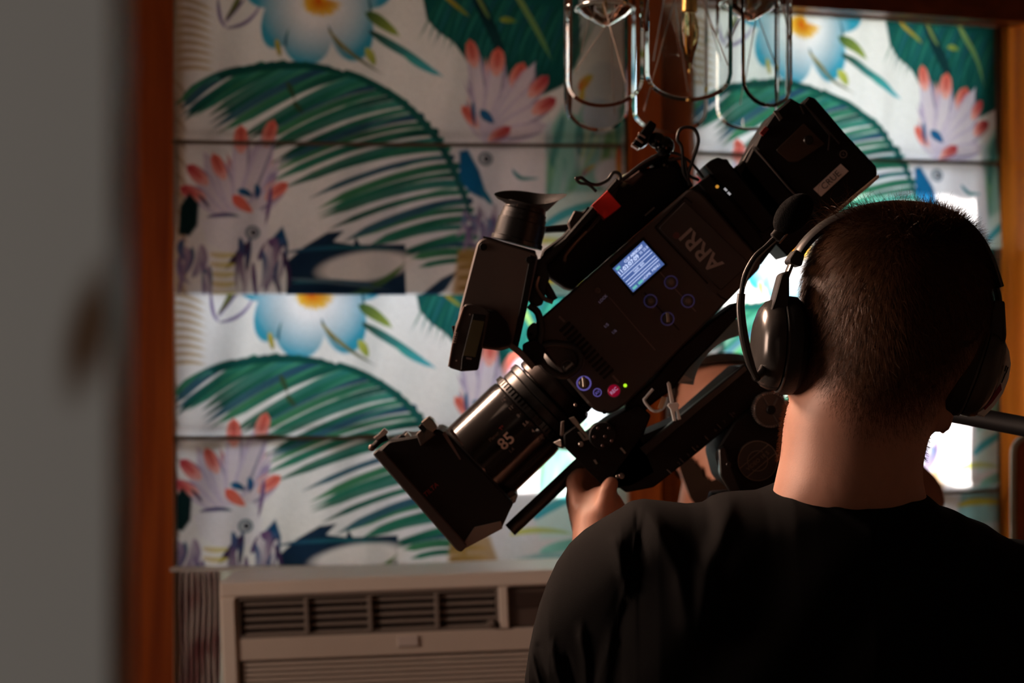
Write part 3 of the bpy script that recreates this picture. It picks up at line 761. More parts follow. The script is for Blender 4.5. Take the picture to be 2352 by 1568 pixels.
# rounded panel with pale trim, at the far right
pn = thing('framed_panel', 'orange wooden panel with rounded pale metal trim at the right edge', 'panel', W(2400, 1500, 3.30))
out = fillet([(2327, 1003), (2560, 1003), (2560, 1560), (2327, 1560)], 42, 8)
obj('board', prism(inset(out, 8), 3.305, 3.325, 2, 3.30), woodr, pn)
ring = np.vstack([out, out[:1]])
obj('metal_trim', tube(np.array([tuple(W(p[0], p[1], 3.305)) for p in ring]), 0.0045, 8), mat('pale_metal', (0.62, 0.58, 0.48), 0.35, 0.6), pn)
obj('stand', join(prism([(2360, 1555), (2385, 1555), (2385, 3400), (2360, 3400)], 3.31, 3.33, 2, 3.30), prism([(2500, 1555), (2525, 1555), (2525, 3400), (2500, 3400)], 3.31, 3.33, 2, 3.30)), woodr, pn)

# ------------------------------------------------------------------ cinema camera rig on its fluid head
UB = (0.73, -0.68)            # towards the back of the tilted camera, in the side elevation
VD = (0.68, 0.73)             # towards its underside
blk = mat('black_paint', (0.0045, 0.0042, 0.0042), 0.55, spec=0.18, bump=0.05, bscale=900)
blk2 = mat('black_metal', (0.008, 0.0075, 0.0075), 0.34, 0.0, spec=0.4)
char = mat('charcoal_metal', (0.040, 0.030, 0.027), 0.5, 0.1, bump=0.08, bscale=1500)
char2 = mat('charcoal_plate', (0.032, 0.024, 0.022), 0.55, 0.1)
grym = mat('grey_metal', (0.16, 0.13, 0.12), 0.4, 0.6)
silv = mat('bare_metal', (0.42, 0.38, 0.34), 0.3, 0.9)
rubb = mat('rubber', (0.006, 0.006, 0.006), 0.7, spec=0.3)
cabl = mat('cable_rubber', (0.008, 0.008, 0.008), 0.45)
redm = mat('red_tape', (0.85, 0.02, 0.012), 0.5, emit=None)
inkw = mat('pale_ink', (0.32, 0.27, 0.25), 0.6); inkg = mat('grey_ink', (0.14, 0.11, 0.10), 0.6); inkr = mat('red_ink', (0.30, 0.02, 0.015), 0.6)
whitep = mat('white_plastic', (0.92, 0.93, 0.92), 0.4)
scr = mat('lcd_blue', (0.02, 0.03, 0.08), 0.3, emit=(0.06, 0.11, 0.30), estr=1.0)
scrw = mat('lcd_text', (0.1, 0.1, 0.1), 0.3, emit=(0.62, 0.72, 1.0), estr=1.1)
scrg = mat('lcd_green', (0.1, 0.1, 0.1), 0.3, emit=(0.15, 0.55, 0.52), estr=0.8)
halo = mat('button_glow', (0.05, 0.04, 0.1), 0.4, emit=(0.26, 0.20, 0.78), estr=0.30)
halo2 = mat('button_glow_dim', (0.04, 0.035, 0.07), 0.4, emit=(0.16, 0.13, 0.45), estr=0.05)
recm = mat('rec_button', (0.30, 0.006, 0.02), 0.4, emit=(0.6, 0.0, 0.05), estr=0.22)
ledm = mat('green_led', (0.1, 0.3, 0.02), 0.4, emit=(0.45, 0.85, 0.02), estr=1.0)

YB = 2.35
rig = thing('cinema_camera', 'black cinema camera tilted down with long lens, matte box and lit screen', 'camera', W(1450, 1000, YB + 0.07))
body = obj('body', prism(fillet([(1228, 742), (1583, 432), (1606, 438), (1748, 596), (1746, 616), (1436, 930), (1404, 951), (1366, 945), (1222, 776)], 14), YB, YB + 0.135, 5, YB), char, rig, 30)
def on(name, poly, m, up=0.002, dn=0.004, bev=1.0, r=0, par=body): return obj(name, prism(poly, YB - up, YB + dn, bev, YB, r), m, par)
def line(name, a, b, w, m, up=0.0008, par=body):
    a = np.array(a, float); b = np.array(b, float); d = (b - a) / np.linalg.norm(b - a); s = np.array([-d[1], d[0]]) * w / 2
    return on(name, [a + s, b + s, b - s, a - s], m, up, 0.002, 0, par=par)
on('side_door', [(1512, 524), (1573, 462), (1722, 605), (1655, 668)], char2, 0.0025, 0.004, 2, 6)
for a, b in (((1505, 522), (1573, 453)), ((1505, 522), (1520, 540)), ((1520, 540), (1655, 682)), ((1655, 682), (1672, 690)), ((1573, 453), (1590, 466))): line('groove', a, b, 4, blk)
line('latch', (1624, 655), (1648, 672), 14, char2, 0.004)
lettering('ARRI', 1611, 577, 38, (-0.68, -0.73), YB - 0.0030, mat('logo_ink', (0.30, 0.26, 0.25), 0.5), body, bold=True)
on('logo_dot', [(1553 + 8 * math.cos(t), 541 + 8 * math.sin(t)) for t in np.linspace(0, 6.0, 16)], mat('red_badge', (0.09, 0.02, 0.02), 0.5), 0.0028, 0.002, 0)
on('bezel', [(1400, 609), (1478, 544), (1534, 608), (1454, 680)], blk, 0.0015, 0.003, 1)
lcd = on('lcd_screen', [(1407, 617), (1477, 553), (1526, 607), (1454, 671)], scr, 0.002, 0.002, 0)
def L(f, g): # position on the screen: f along the text, g down
    a = np.array((1407, 617.0)); return a + np.array((70, -64.0)) * f + np.array((48, 54.0)) * g
for g in (0.36, 0.46, 0.60, 0.70, 0.78): line('screen_line', L(0.02, g), L(0.98, g), 1.2, scrw, 0.0026, lcd)
c = L(0.36, 0.245); lettering('11:03:07:09', c[0], c[1], 9.5, UB, YB - 0.0026, scrw, lcd, bold=True)
c = L(0.62, 0.10); lettering('CLIP A003C007', c[0], c[1], 6.0, UB, YB - 0.0026, scrw, lcd, bold=True)
c = L(0.86, 0.23); lettering('35 25.0', c[0], c[1], 6.0, UB, YB - 0.0026, scrw, lcd)
c = L(0.5, 0.53); lettering('5600  800', c[0], c[1], 5.5, UB, YB - 0.0026, scrw, lcd)
c = L(0.65, 0.90); lettering('HOME  MENU', c[0], c[1], 6.0, UB, YB - 0.0026, scrw, lcd)
for f0, f1, g in ((0.05, 0.17, 0.10), (0.04, 0.17, 0.91), (0.22, 0.36, 0.91)): line('screen_tab', L(f0, g), L(f1, g), 6, scrg, 0.0026, lcd)
# illuminated buttons and dials
def button(cx, cy, r, glow, lever=None, cap=grym):
    b = obj('button', disc(cx, cy, r * 0.72, YB - 0.004, YB + 0.002, 1.2, 22, YB), cap, body)
    obj('glow_ring', ring_px(cx, cy, r * 0.86, r * 1.08, YB - 0.0012, YB + 0.001, 26, YB), glow, b)
    if lever is not None:
        a = math.radians(lever); d = np.array((math.cos(a), math.sin(a))); s = np.array((-d[1], d[0])) * r * 0.22; c0 = np.array((cx, cy))
        obj('lever', prism([c0 - d * r * 0.5 + s, c0 + d * r * 1.0 + s, c0 + d * r * 1.0 - s, c0 - d * r * 0.5 - s], YB - 0.009, YB - 0.003, 1, YB), silv, b)
dimb = mat('button_cap', (0.07, 0.055, 0.05), 0.45)
for cx, cy in ((1494, 691), (1541, 648), (1580, 691)):
    button(cx, cy, 15, halo2, None, dimb); obj('button_dimple', disc(cx, cy, 6.5, YB - 0.0052, YB - 0.003, 0.8, 18, YB), grym, body)
button(1533, 732, 15, halo2, -95, dimb); button(1341, 880, 16, halo, -95); button(1304, 843, 15, mat('ring_grey', (0.12, 0.10, 0.09), 0.5), -40, dimb)
obj('record_button', disc(1410, 897, 14, YB - 0.003, YB + 0.001, 1.5, 26, YB), recm, body); lettering('REC', 1410, 897, 8, UB, YB - 0.0036, mat('rec_text', (0.5, 0.4, 0.5), 0.5, emit=(0.7, 0.4, 0.7), estr=0.35), body, bold=True)
obj('record_ring', ring_px(1410, 897, 14.5, 16, YB - 0.0012, YB + 0.001, 26, YB), mat('rec_ring', (0.25, 0.15, 0.2), 0.4), body)
obj('av_ring', ring_px(1372, 901, 8, 10, YB - 0.0012, YB + 0.001, 22, YB), halo, body); lettering('AV', 1372, 901, 7, UB, YB - 0.0012, halo, body, bold=True)
obj('status_led', disc(1436, 885, 4.2, YB - 0.001, YB + 0.001, 0.5, 12, YB), ledm, body)
glowtxt = mat('panel_text', (0.3, 0.28, 0.34), 0.5, emit=(0.35, 0.30, 0.5), estr=0.12)
lettering('LOCK', 1385, 686, 6.5, UB, YB - 0.001, glowtxt, body); obj('lock_dial', disc(1372, 667, 7, YB - 0.003, YB + 0.001, 1, 16, YB), dimb, body)
lettering('1/5', 1393, 747, 7, UB, YB - 0.001, glowtxt, body); lettering('1/6', 1411, 761, 7, UB, YB - 0.001, glowtxt, body)
line('engraved_line', (1399, 682), (1505, 804), 2, inkg); line('engraved_line', (1515, 624), (1598, 715), 2.4, inkg); line('engraved_line', (1480, 672), (1560, 758), 3, blk)
line('engraved_line', (1284, 726), (1297, 739), 5, inkg); line('engraved_line', (1407, 862), (1421, 878), 5, inkg)
# cooling slots
for i in range(13):
    f = i / 12; cx, cy = 1299 + f * 99, 749 + f * 108
    on('vent_slot', fillet([(cx - 12 * UB[0] * 1.5 - 4 * VD[0], cy - 12 * UB[1] * 1.5 - 4 * VD[1]), (cx + 12 * UB[0] * 1.2 - 4 * VD[0], cy + 12 * UB[1] * 1.2 - 4 * VD[1]), (cx + 12 * UB[0] * 1.2 + 4 * VD[0], cy + 12 * UB[1] * 1.2 + 4 * VD[1]), (cx - 12 * UB[0] * 1.5 + 4 * VD[0], cy - 12 * UB[1] * 1.5 + 4 * VD[1])], 3), blk, 0.0008, 0.006, 0)
    if i < 12: on('vent_rib', [(cx + 4.2 + UB[0] * 14, cy + 4.5 + UB[1] * 14), (cx + 6.5 + UB[0] * 14, cy + 7 + UB[1] * 14), (cx + 6.5 - UB[0] * 18, cy + 7 - UB[1] * 18), (cx + 4.2 - UB[0] * 18, cy + 4.5 - UB[1] * 18)], char2, 0.0018, 0.002, 0.5)
on('front_lug', fillet([(1211, 752), (1226, 738), (1240, 752), (1236, 790), (1220, 792), (1209, 772)], 8), char, 0.004, 0.03, 2)
obj('lug_hole', disc(1219, 768, 5, YB - 0.0046, YB, 0, 16, YB), blk, body); obj('corner_screw', disc(1388, 946, 5, YB - 0.0008, YB + 0.002, 0, 16, YB), blk, body)

# back end: adapter plates, battery
back = obj('battery_mount', prism([(1578, 436), (1632, 408), (1700, 400), (1732, 336), (1884, 512), (1812, 588), (1786, 560), (1752, 606), (1740, 596)], YB + 0.012, YB + 0.12, 4, YB), blk, rig)
obj('adapter_block', prism([(1604, 420), (1630, 398), (1760, 556), (1738, 584)], YB + 0.004, YB + 0.11, 3, YB), blk, back)
obj('adapter_block', prism(fillet([(1619, 378), (1634, 366), (1652, 359), (1662, 364), (1672, 363), (1678, 374), (1790, 510), (1752, 536)], 5), YB + 0.008, YB + 0.12, 3, YB), blk, back)
obj('adapter_block', prism([(1689, 386), (1709, 366), (1830, 508), (1800, 530)], YB + 0.012, YB + 0.12, 3, YB), blk, back)
for x, y in ((1664, 432), (1672, 441)): line('status_light', (x, y), (x + 6, y + 6), 5, mat('white_light', (0.4, 0.4, 0.4), 0.4, emit=(0.8, 0.8, 0.85), estr=0.35), -0.001, back)
obj('amber_light', disc(1648, 428, 4, YB + 0.002, YB + 0.006, 0, 12, YB), mat('amber_led', (0.3, 0.15, 0.02), 0.4, emit=(0.9, 0.4, 0.05), estr=0.5), back)
bat = obj('battery', prism(fillet([(1730, 338), (1746, 304), (1777, 258), (1814, 226), (1838, 242), (1855, 222), (1870, 227), (1922, 288), (1940, 309), (2011, 384), (2012, 404), (1884, 512)], 5), YB - 0.008, YB + 0.105, 5, YB), blk, rig)
yb = YB - 0.008
def onb(name, poly, m, up=0.002, bev=1.0, r=0): return obj(name, prism(poly, yb - up, yb + 0.003, bev, YB - 0.008, r), m, bat)
onb('battery_label', [(1868, 434), (1931, 376), (1949, 393), (1886, 451)], mat('label_paper', (0.60, 0.52, 0.50), 0.7), 0.0006, 0)
lettering('CRUE', 1908, 413, 15, (0.735, -0.678), yb - 0.0009, mat('label_ink', (0.02, 0.018, 0.018), 0.6), bat)
onb('battery_face', [(1782, 345), (1846, 283), (1895, 330), (1832, 372), (1812, 372)], mat('battery_amber', (0.030, 0.013, 0.004), 0.5), 0.0012, 1, 4)
obj('fuel_gauge', disc(1856, 322, 11, yb - 0.003, yb + 0.001, 2, 20, yb), blk2, bat)
obj('round_mark', ring_px(1937, 354, 7, 9, yb - 0.0006, yb + 0.001, 20, yb), inkg, bat); lettering('V', 1937, 354, 8, UB, yb - 0.0006, inkg, bat)
for a, b in (((1848, 240), (1905, 310)), ((1905, 310), (1902, 345)), ((1738, 345), (1812, 432)), ((1812, 432), (1845, 465)), ((1838, 242), (1846, 262)), ((1862, 255), (1928, 330))):
    a = np.array(a, float); b = np.array(b, float); d = (b - a) / np.linalg.norm(b - a); s = np.array([-d[1], d[0]]) * 1.4
    onb('moulded_rib', [a + s, b + s, b - s, a - s], char2, 0.0022, 0)
onb('silver_tab', [(1776, 256), (1784, 252), (1797, 272), (1790, 278)], grym, 0.003, 0.5); onb('red_tab', [(1744, 306), (1758, 290), (1766, 297), (1752, 313)], mat('dark_red', (0.20, 0.01, 0.01), 0.5), 0.003, 0.5)
obj('rim_light_strip', prism([(2014, 402), (2016, 410), (1880, 526), (1876, 518)], YB - 0.012, YB + 0.02, 1, YB), mat('rim_light_tan', (0.55, 0.40, 0.30), 0.6), bat)  # pale strip paints the rim light along the battery's lower edge

# top handle and what hangs on it
hand_ = obj('top_handle', prism(fillet([(1240, 600), (1246, 572), (1290, 540), (1357, 470), (1405, 425), (1440, 402), (1472, 385), (1540, 372), (1560, 382), (1582, 432), (1330, 652), (1318, 664), (1300, 660), (1262, 634)], 6), YB + 0.03, YB + 0.10, 4, YB), blk, rig)
obj('red_tape', prism([(1359, 471), (1395, 437), (1427, 473), (1389, 503)], YB + 0.001, YB + 0.104, 1, YB), redm, hand_)
obj('handle_bar', prism([(1242, 590), (1296, 545), (1415, 408), (1432, 418), (1300, 566), (1250, 612)], YB + 0.005, YB + 0.03, 4, YB), blk2, hand_)
obj('handle_grip', prism(fillet([(1305, 508), (1320, 480), (1340, 484), (1356, 470), (1330, 520), (1312, 530)], 4), YB + 0.02, YB + 0.06, 3, YB), mat('worn_brown', (0.06, 0.038, 0.033), 0.5), hand_)
obj('cross_strut', prism([(1244, 515), (1310, 508), (1312, 524), (1246, 528)], YB + 0.05, YB + 0.08, 3, YB), blk, hand_)
obj('lens_motor', prism([(1434, 414), (1470, 388), (1482, 398), (1456, 422)], YB + 0.015, YB + 0.05, 3, YB), mat('motor_brown', (0.09, 0.055, 0.05), 0.35, 0.3), hand_)
obj('connector', revolve(W(1430, 418, YB + 0.03), (0.6, 0, 0.5), [(-0.004, 0.004), (0.0, 0.005), (0.006, 0.005), (0.012, 0.003)], 14), mat('pale_green_plug', (0.20, 0.24, 0.17), 0.4), hand_)
obj('accessory_rail', prism([(1440, 402), (1500, 352), (1530, 352), (1470, 392)], YB + 0.02, YB + 0.06, 3, YB), blk, hand_)
obj('rear_bracket', prism(fillet([(1500, 366), (1555, 352), (1580, 390), (1600, 420), (1584, 432), (1560, 400), (1520, 384)], 4), YB + 0.04, YB + 0.09, 3, YB), blk, hand_)
for cx, cy in ((1530, 374), (1537, 378)): obj('screw', disc(cx, cy, 3.2, YB + 0.03, YB + 0.04, 0.6, 12, YB), silv, hand_)
obj('pale_edge', prism([(1484, 490), (1506, 471), (1508, 474), (1486, 493)], YB + 0.026, YB + 0.032, 0, YB), inkw, hand_)
# articulated ball arm
arm = obj('ball_joint', ellipsoid(W(1526, 335, YB + 0.05), 0.0098, 0.0098, 0.0098), mat('gloss_black', (0.006, 0.006, 0.006), 0.18), rig)
obj('ball_collar', ellipsoid(W(1508, 322, YB + 0.05), 0.0088, 0.009, 0.0080), MATS['gloss_black'], arm)
obj('thumb_knob', prism(fillet([(1456, 322), (1478, 292), (1494, 270), (1500, 268), (1514, 278), (1508, 292), (1498, 306), (1494, 322), (1476, 334)], 5), YB + 0.036, YB + 0.064, 3, YB), MATS['gloss_black'], arm)
for i, (x, y) in enumerate(((1456, 322), (1466, 308), (1472, 296))): obj('knob_ridge', prism([(x, y), (x + 16, y + 12), (x + 14, y + 15), (x - 2, y + 4)], YB + 0.033, YB + 0.05, 0.6, YB), mat('worn_edge', (0.30, 0.20, 0.17), 0.35, 0.5), arm)
obj('ball_stem', tube([W(1530, 348, YB + 0.05), W(1515, 366, YB + 0.05), W(1500, 380, YB + 0.05)], 0.006, 10), blk, arm)
# cables
cabs = [([(1584, 420), (1570, 395), (1566, 340), (1556, 320), (1562, 298), (1580, 292), (1598, 300), (1604, 326), (1592, 366), (1580, 400), (1584, 425)], 0.0017),
        ([(1540, 350), (1560, 355), (1590, 376), (1616, 408)], 0.0014), ([(1536, 368), (1570, 366), (1580, 400), (1606, 414)], 0.0016),
        ([(1324, 412), (1335, 408), (1352, 420), (1372, 424), (1395, 414), (1410, 396), (1424, 402), (1420, 425), (1390, 475), (1340, 540)], 0.0017),
        ([(1370, 440), (1352, 424), (1332, 420), (1323, 410), (1332, 408)], 0.0015), ([(1420, 420), (1470, 380), (1510, 356)], 0.002),
        ([(1416, 430), (1400, 470), (1360, 520), (1318, 560), (1298, 588), (1296, 605)], 0.0016),
        ([(1710, 372), (1722, 350), (1736, 330)], 0.0022), ([(1728, 372), (1730, 350), (1742, 322)], 0.0022)]
for pts_, r_ in cabs: obj('cable', ptube(pts_, YB + 0.02, r_, 8, 60), cabl, hand_)
tw = obj('painted_cable_highlight', ptube([(1346, 530), (1318, 562), (1300, 585), (1297, 600)], YB + 0.015, 0.0016, 8, 24), mat('cable_highlight_brown', (0.16, 0.10, 0.08), 0.4), hand_)  # brown tube over the cable draws its highlight
# loop of thick cable at the camera front
frontc = obj('front_cable', ptube([(1215, 700), (1236, 720), (1242, 760), (1236, 800), (1250, 838), (1285, 862), (1312, 858), (1332, 836), (1326, 806), (1300, 792), (1262, 790), (1240, 800)], YB - 0.012, 0.0036, 10, 90), cabl, rig)
obj('cable_clamp', prism(fillet([(1200, 790), (1228, 776), (1252, 800), (1246, 836), (1222, 842), (1200, 815)], 6), YB - 0.02, YB + 0.02, 3, YB), blk, frontc)
obj('hinge_bracket', prism(fillet([(1222, 600), (1250, 590), (1262, 640), (1246, 700), (1226, 706), (1214, 690)], 5), YB + 0.0, YB + 0.03, 3, YB), blk2, rig)
obj('hook_wire', ptube([(1236, 634), (1232, 660), (1248, 684), (1270, 694)], YB - 0.004, 0.0022, 8, 24), grym, rig)
obj('second_hook', ptube([(1246, 606), (1244, 630), (1250, 650), (1262, 672), (1272, 690)], YB + 0.012, 0.0045, 8, 24), cabl, rig)

# ---- viewfinder
YV = YB - 0.03
vf = obj('viewfinder', prism(fillet([(1096, 556), (1112, 545), (1230, 580), (1236, 592), (1192, 792), (1150, 806), (1040, 790), (1056, 710)], 9), YV, YV + 0.06, 4, YV), mat('finder_grey', (0.085, 0.068, 0.062), 0.5), rig, 30)
obj('dark_edge', prism([(1217, 585), (1232, 590), (1190, 800), (1176, 800)], YV - 0.001, YV + 0.05, 2, YV), blk, vf)
obj('cover_screw', disc(1110, 567, 8.5, YV - 0.0014, YV + 0.002, 1, 20, YV), blk, vf); obj('cover_screw', disc(1216, 597, 8.5, YV - 0.0014, YV + 0.002, 1, 20, YV), blk, vf)
ax = np.array((88, 24.0)); ax /= np.linalg.norm(ax); nd = np.array((-ax[1], ax[0]))        # along the eyepiece face / down its barrel
eye = np.array(W(1188, 552, YV + 0.03)); k_ = (YV + 0.03) / F
axd = np.array((-nd[0], 0, nd[1]))                                                          # towards the eye, up and back
prof = [(-8, 60), (2, 60), (4, 56)]
for i in range(11): prof += [(4 + i * 3.8, 57), (6.6 + i * 3.8, 57), (6.8 + i * 3.8, 54.6), (7.8 + i * 3.8, 54.6)]
prof += [(47, 53), (58, 53), (58.5, 51), (69, 51), (69.5, 49.5), (72, 48), (84, 47), (86, 44)]
barrel = obj('eyepiece', revolve(eye, axd, [(s * k_, r * k_) for s, r in prof], 56), blk2, vf, 25)
obj('eyepiece_base', prism(fillet([(1108, 541), (1130, 546), (1160, 556), (1230, 575), (1232, 584), (1180, 574), (1112, 550)], 3), YV + 0.004, YV + 0.056, 1, YV), blk, vf)
for tx, dx, dy in (('1', -38, 52.5), ('2', -24, 52.5), ('1', -6, 52.5), ('0', -22, 78)):
    q = np.array((1188, 552)) + ax * dx + np.array((-axd[0] * -1, -axd[2])) * dy; 
    lettering(tx, q[0], q[1], 6, tuple(ax), YV + 0.03 - 0.0205 * math.sqrt(max(0.05, 1 - (dx / 52) ** 2)), inkw, barrel)
# eyecup: flared oval rubber with a hollow, tilted towards us
c0 = np.array(W(1206, 478, YV + 0.03)); cup = []
seg = 40; rows = []
for (h, sc, off) in ((0, 38, 0), (10, 52, 2), (22, 72, 8), (30, 82, 12), (28, 78, 12), (16, 56, 8), (4, 38, 2), (2, 30, 0)):
    ringp = []
    for a in np.linspace(0, 2 * math.pi, seg, endpoint=False):
        ex, ey = math.cos(a), math.sin(a)
        along = ex * sc * (1.0 if ex < 0 else 0.98) + off * 0.4
        lift = h + 0.26 * h * ex * 0.9 + (22 * max(0, ex) ** 2 - 6 * max(0, -ex) ** 2 if h > 15 else 0)
        p = c0 + np.array((ax[0], 0, -ax[1])) * (along * k_) + axd * ((lift - 4 + 0.20 * sc * ey) * k_) + np.array((0, 1, 0)) * (ey * sc * 0.62 * k_)
        ringp.append(p)
    rows.append(ringp)
V = np.array(rows).reshape(-1, 3); Fs = []
for q in range(len(rows) - 1):
    for i in range(seg):
        j = (i + 1) % seg; Fs.append((q * seg + i, q * seg + j, (q + 1) * seg + j, (q + 1) * seg + i))
obj('eyecup', (V, Fs), mat('eyecup_rubber', (0.016, 0.015, 0.015), 0.6), vf, 60)
# ---- small monitor box under the viewfinder
YM = YV - 0.025
mo = obj('viewfinder_display', prism(fillet([(1068, 698), (1082, 697), (1112, 704), (1124, 716), (1100, 838), (1098, 850), (1060, 853), (1031, 844), (1034, 822), (1042, 770), (1046, 744)], 5), YM, YM + 0.05, 3, YM), char2, rig)
obj('display_housing', prism(fillet([(1108, 708), (1140, 712), (1166, 740), (1176, 776), (1172, 794), (1140, 800), (1102, 794)], 8), YM + 0.004, YM + 0.05, 4, YM), blk, mo)
obj('side_face', prism([(1086, 720), (1116, 724), (1100, 838), (1096, 850), (1058, 850), (1060, 824)], YM - 0.002, YM + 0.01, 2, YM), blk, mo)
obj('display_glass', prism([(1085, 734), (1113, 738), (1092, 820), (1064, 816)], YM - 0.003, YM, 0, YM), mat('olive_glass', (0.075, 0.070, 0.032), 0.12), mo)
lettering('0000', 1077, 823, 4.5, (0.97, 0.2), YM - 0.0034, inkw, mo)
for cx, cy in ((1079, 722), (1048, 828)): obj('screw', disc(cx, cy, 2.2, YM - 0.001, YM + 0.001, 0, 10, YM), silv, mo)
obj('edge_highlight', tube([W(1066, 703, YM), W(1052, 745, YM), W(1043, 772, YM), (W(1038, 800, YM)), W(1031, 842, YM)], 0.0009, 6), mat('edge_highlight_tone', (0.28, 0.2, 0.18), 0.3, 0.6), mo)  # pale tube draws the highlight along the box edge
obj('dial', prism(fillet([(1037, 748), (1050, 746), (1050, 770), (1042, 772)], 3), YM + 0.006, YM + 0.03, 1, YM), blk, mo)
for i in range(5): obj('dial_ridge', prism([(1047 - i * 1.3, 762 + i * 5.4), (1053 - i * 1.3, 763 + i * 5.4), (1052 - i * 1.3, 767 + i * 5.4), (1046 - i * 1.3, 766 + i * 5.4)], YM - 0.0015, YM + 0.003, 0.5, YM), grym, mo)
obj('monitor_arm', prism(fillet([(1174, 786), (1196, 800), (1230, 838), (1222, 850), (1190, 816), (1168, 798)], 3), YM + 0.02, YM + 0.04, 2, YM), grym, mo)

# ---- lens
YL = 2.42; kl = YL / F
ld = np.array((-0.723, 0, -0.691)); lp = np.array((-0.723, 0.691))
l0 = np.array(W(1308, 863, YL))
def at_l(s): return np.array(W(1308 + lp[0] * s, 863 + lp[1] * s, YL))
def rings_(name, prof, m, par, n=64, ang=30): return obj(name, revolve(l0, ld, [(s * kl, r * kl) for s, r in prof], n), m, par, ang)
lens = rings_('lens', [(132, 98), (134, 105), (150, 107), (282, 107), (288, 109), (292, 104)], mat('lens_black', (0.010, 0.009, 0.009), 0.15, 0.0, spec=1.0), rig)
rings_('mount_ring', [(-6, 70), (0, 88), (26, 90), (30, 86)], blk2, lens); rings_('rear_ring', [(28, 92), (36, 98), (62, 98), (66, 92)], mat('gunmetal', (0.03, 0.022, 0.02), 0.3, 0.6), lens)
rings_('lens_core', [(-8, 84), (300, 84)], blk2, lens)
gear = []
for s0 in (68, 112):
    rings_('gear_ring', [(s0, 100), (s0 + 3, 106), (s0 + 18, 106), (s0 + 21, 100)], blk2, lens)
    for i in range(72):
        pass
rings_('iris_ring', [(88, 98), (90, 103), (110, 103), (112, 98)], blk2, lens); rings_('front_ring', [(290, 104), (292, 112), (304, 113), (306, 109), (318, 109), (322, 104)], mat('bronze_ring', (0.05, 0.034, 0.03), 0.3, 0.6), lens)
rings_('front_element', [(322, 90), (326, 88), (330, 40), (331, 1)], mat('lens_glass', (0.01, 0.01, 0.015), 0.05, spec=0.8), lens)
# gear teeth on the focus ring
teeth = []
for i in range(60):
    a = 2 * math.pi * i / 60
    u_ = np.cross(ld, (0, 1, 0)); u_ /= np.linalg.norm(u_); w_ = np.cross(ld, u_)
    rdir = u_ * math.cos(a) + w_ * math.sin(a); tdir = -u_ * math.sin(a) + w_ * math.cos(a)
    b0 = l0 + ld * (114 * kl) + rdir * (104 * kl)
    vs = [b0 + ld * (x * kl) + tdir * (y * kl) + rdir * (z * kl) for z in (0, 6) for y in (-3, 3) for x in (0, 14)]
    teeth.append((np.array(vs), [(0, 1, 3, 2), (4, 6, 7, 5), (0, 4, 5, 1), (2, 3, 7, 6), (0, 2, 6, 4), (1, 5, 7, 3)]))
tt_ = obj('focus_gear_teeth', join(*teeth), blk2, lens, smooth=False); tt_['kind'] = 'stuff'
def lens_text(s, off, text, size, m, direction=None):
    # on the barrel side facing us; off = px across the barrel (down positive)
    x = 1308 + lp[0] * s + 0.691 * off; y = 863 + lp[1] * s + 0.723 * off
    Yt = YL - math.sqrt(max(1, 107.6 ** 2 - off ** 2)) * kl - 0.0004
    px_ = 1176 + (x - 1176) * YL / Yt; py_ = 784 + (y - 784) * YL / Yt
    lettering(text, px_, py_, size, direction or (0.723, -0.691), Yt, m, lens, bold=True)
lens_text(218, -22, 'Planar', 8, inkg); lens_text(192, -24, 'T*', 8, inkr); lens_text(206, 4, '85', 27, mat('white_ink', (0.60, 0.55, 0.52), 0.6)); lens_text(210, 28, '1.4', 8, inkg)
for i, tx in enumerate(('16', '11', '8', '5.6', '4', '2.8')): lens_text(146, -66 + i * 24, tx, 8, inkw if i < 5 else inkg)
for i in range(6): lens_text(140, -70 + i * 26, '-', 8, inkg)
obj('focus_tab', prism(fillet([(1170, 852), (1186, 842), (1200, 856), (1184, 868)], 2), YL - 0.01, YL + 0.01, 1.5, YL), blk, lens)

# ---- matte box
YX = 2.345
mb = obj('matte_box', prism(fillet([(864, 1040), (892, 1012), (960, 1000), (1006, 985), (1032, 1000), (1180, 1156), (1172, 1170), (1152, 1214), (1060, 1262)], 7), YX, YX + 0.155, 5, YX), blk, rig, 30)
obj('front_rim', prism(fillet([(856, 1042), (866, 1032), (882, 1036), (1074, 1252), (1060, 1267), (1050, 1264)], 5), YX - 0.004, YX + 0.16, 3, YX), char2, mb)
obj('bottom_flag', prism([(1064, 1248), (1090, 1210), (1150, 1196), (1154, 1213), (1070, 1258)], YX - 0.002, YX + 0.12, 1, YX), mat('flag_grey', (0.12, 0.10, 0.085), 0.35), mb)
obj('flag_hinge', prism(fillet([(1116, 1172), (1176, 1132), (1190, 1140), (1184, 1158), (1150, 1178), (1120, 1182)], 3), YX + 0.03, YX + 0.1, 2, YX), grym, mb)
for i in range(3): obj('hinge_fin', prism([(1150 + i * 5, 1160 + i * 7), (1186 - i * 4, 1140 + i * 8), (1187 - i * 4, 1143 + i * 8), (1152 + i * 5, 1164 + i * 7)], YX + 0.02, YX + 0.05, 0.5, YX), silv, mb)
obj('top_clamp', prism(fillet([(956, 996), (982, 972), (1000, 998), (966, 1024)], 3), YX - 0.004, YX + 0.05, 2, YX), mat('clamp_brown', (0.055, 0.042, 0.036), 0.4, 0.4), mb)
obj('clamp_screw', prism(fillet([(968, 968), (984, 956), (996, 964), (1006, 980), (994, 992), (980, 984)], 3), YX - 0.008, YX + 0.03, 2, YX), mat('screw_steel', (0.20, 0.16, 0.13), 0.3, 0.8), mb)
obj('clamp_lever', prism([(960, 980), (968, 972), (982, 984), (974, 996)], YX - 0.004, YX + 0.02, 1, YX), blk, mb)
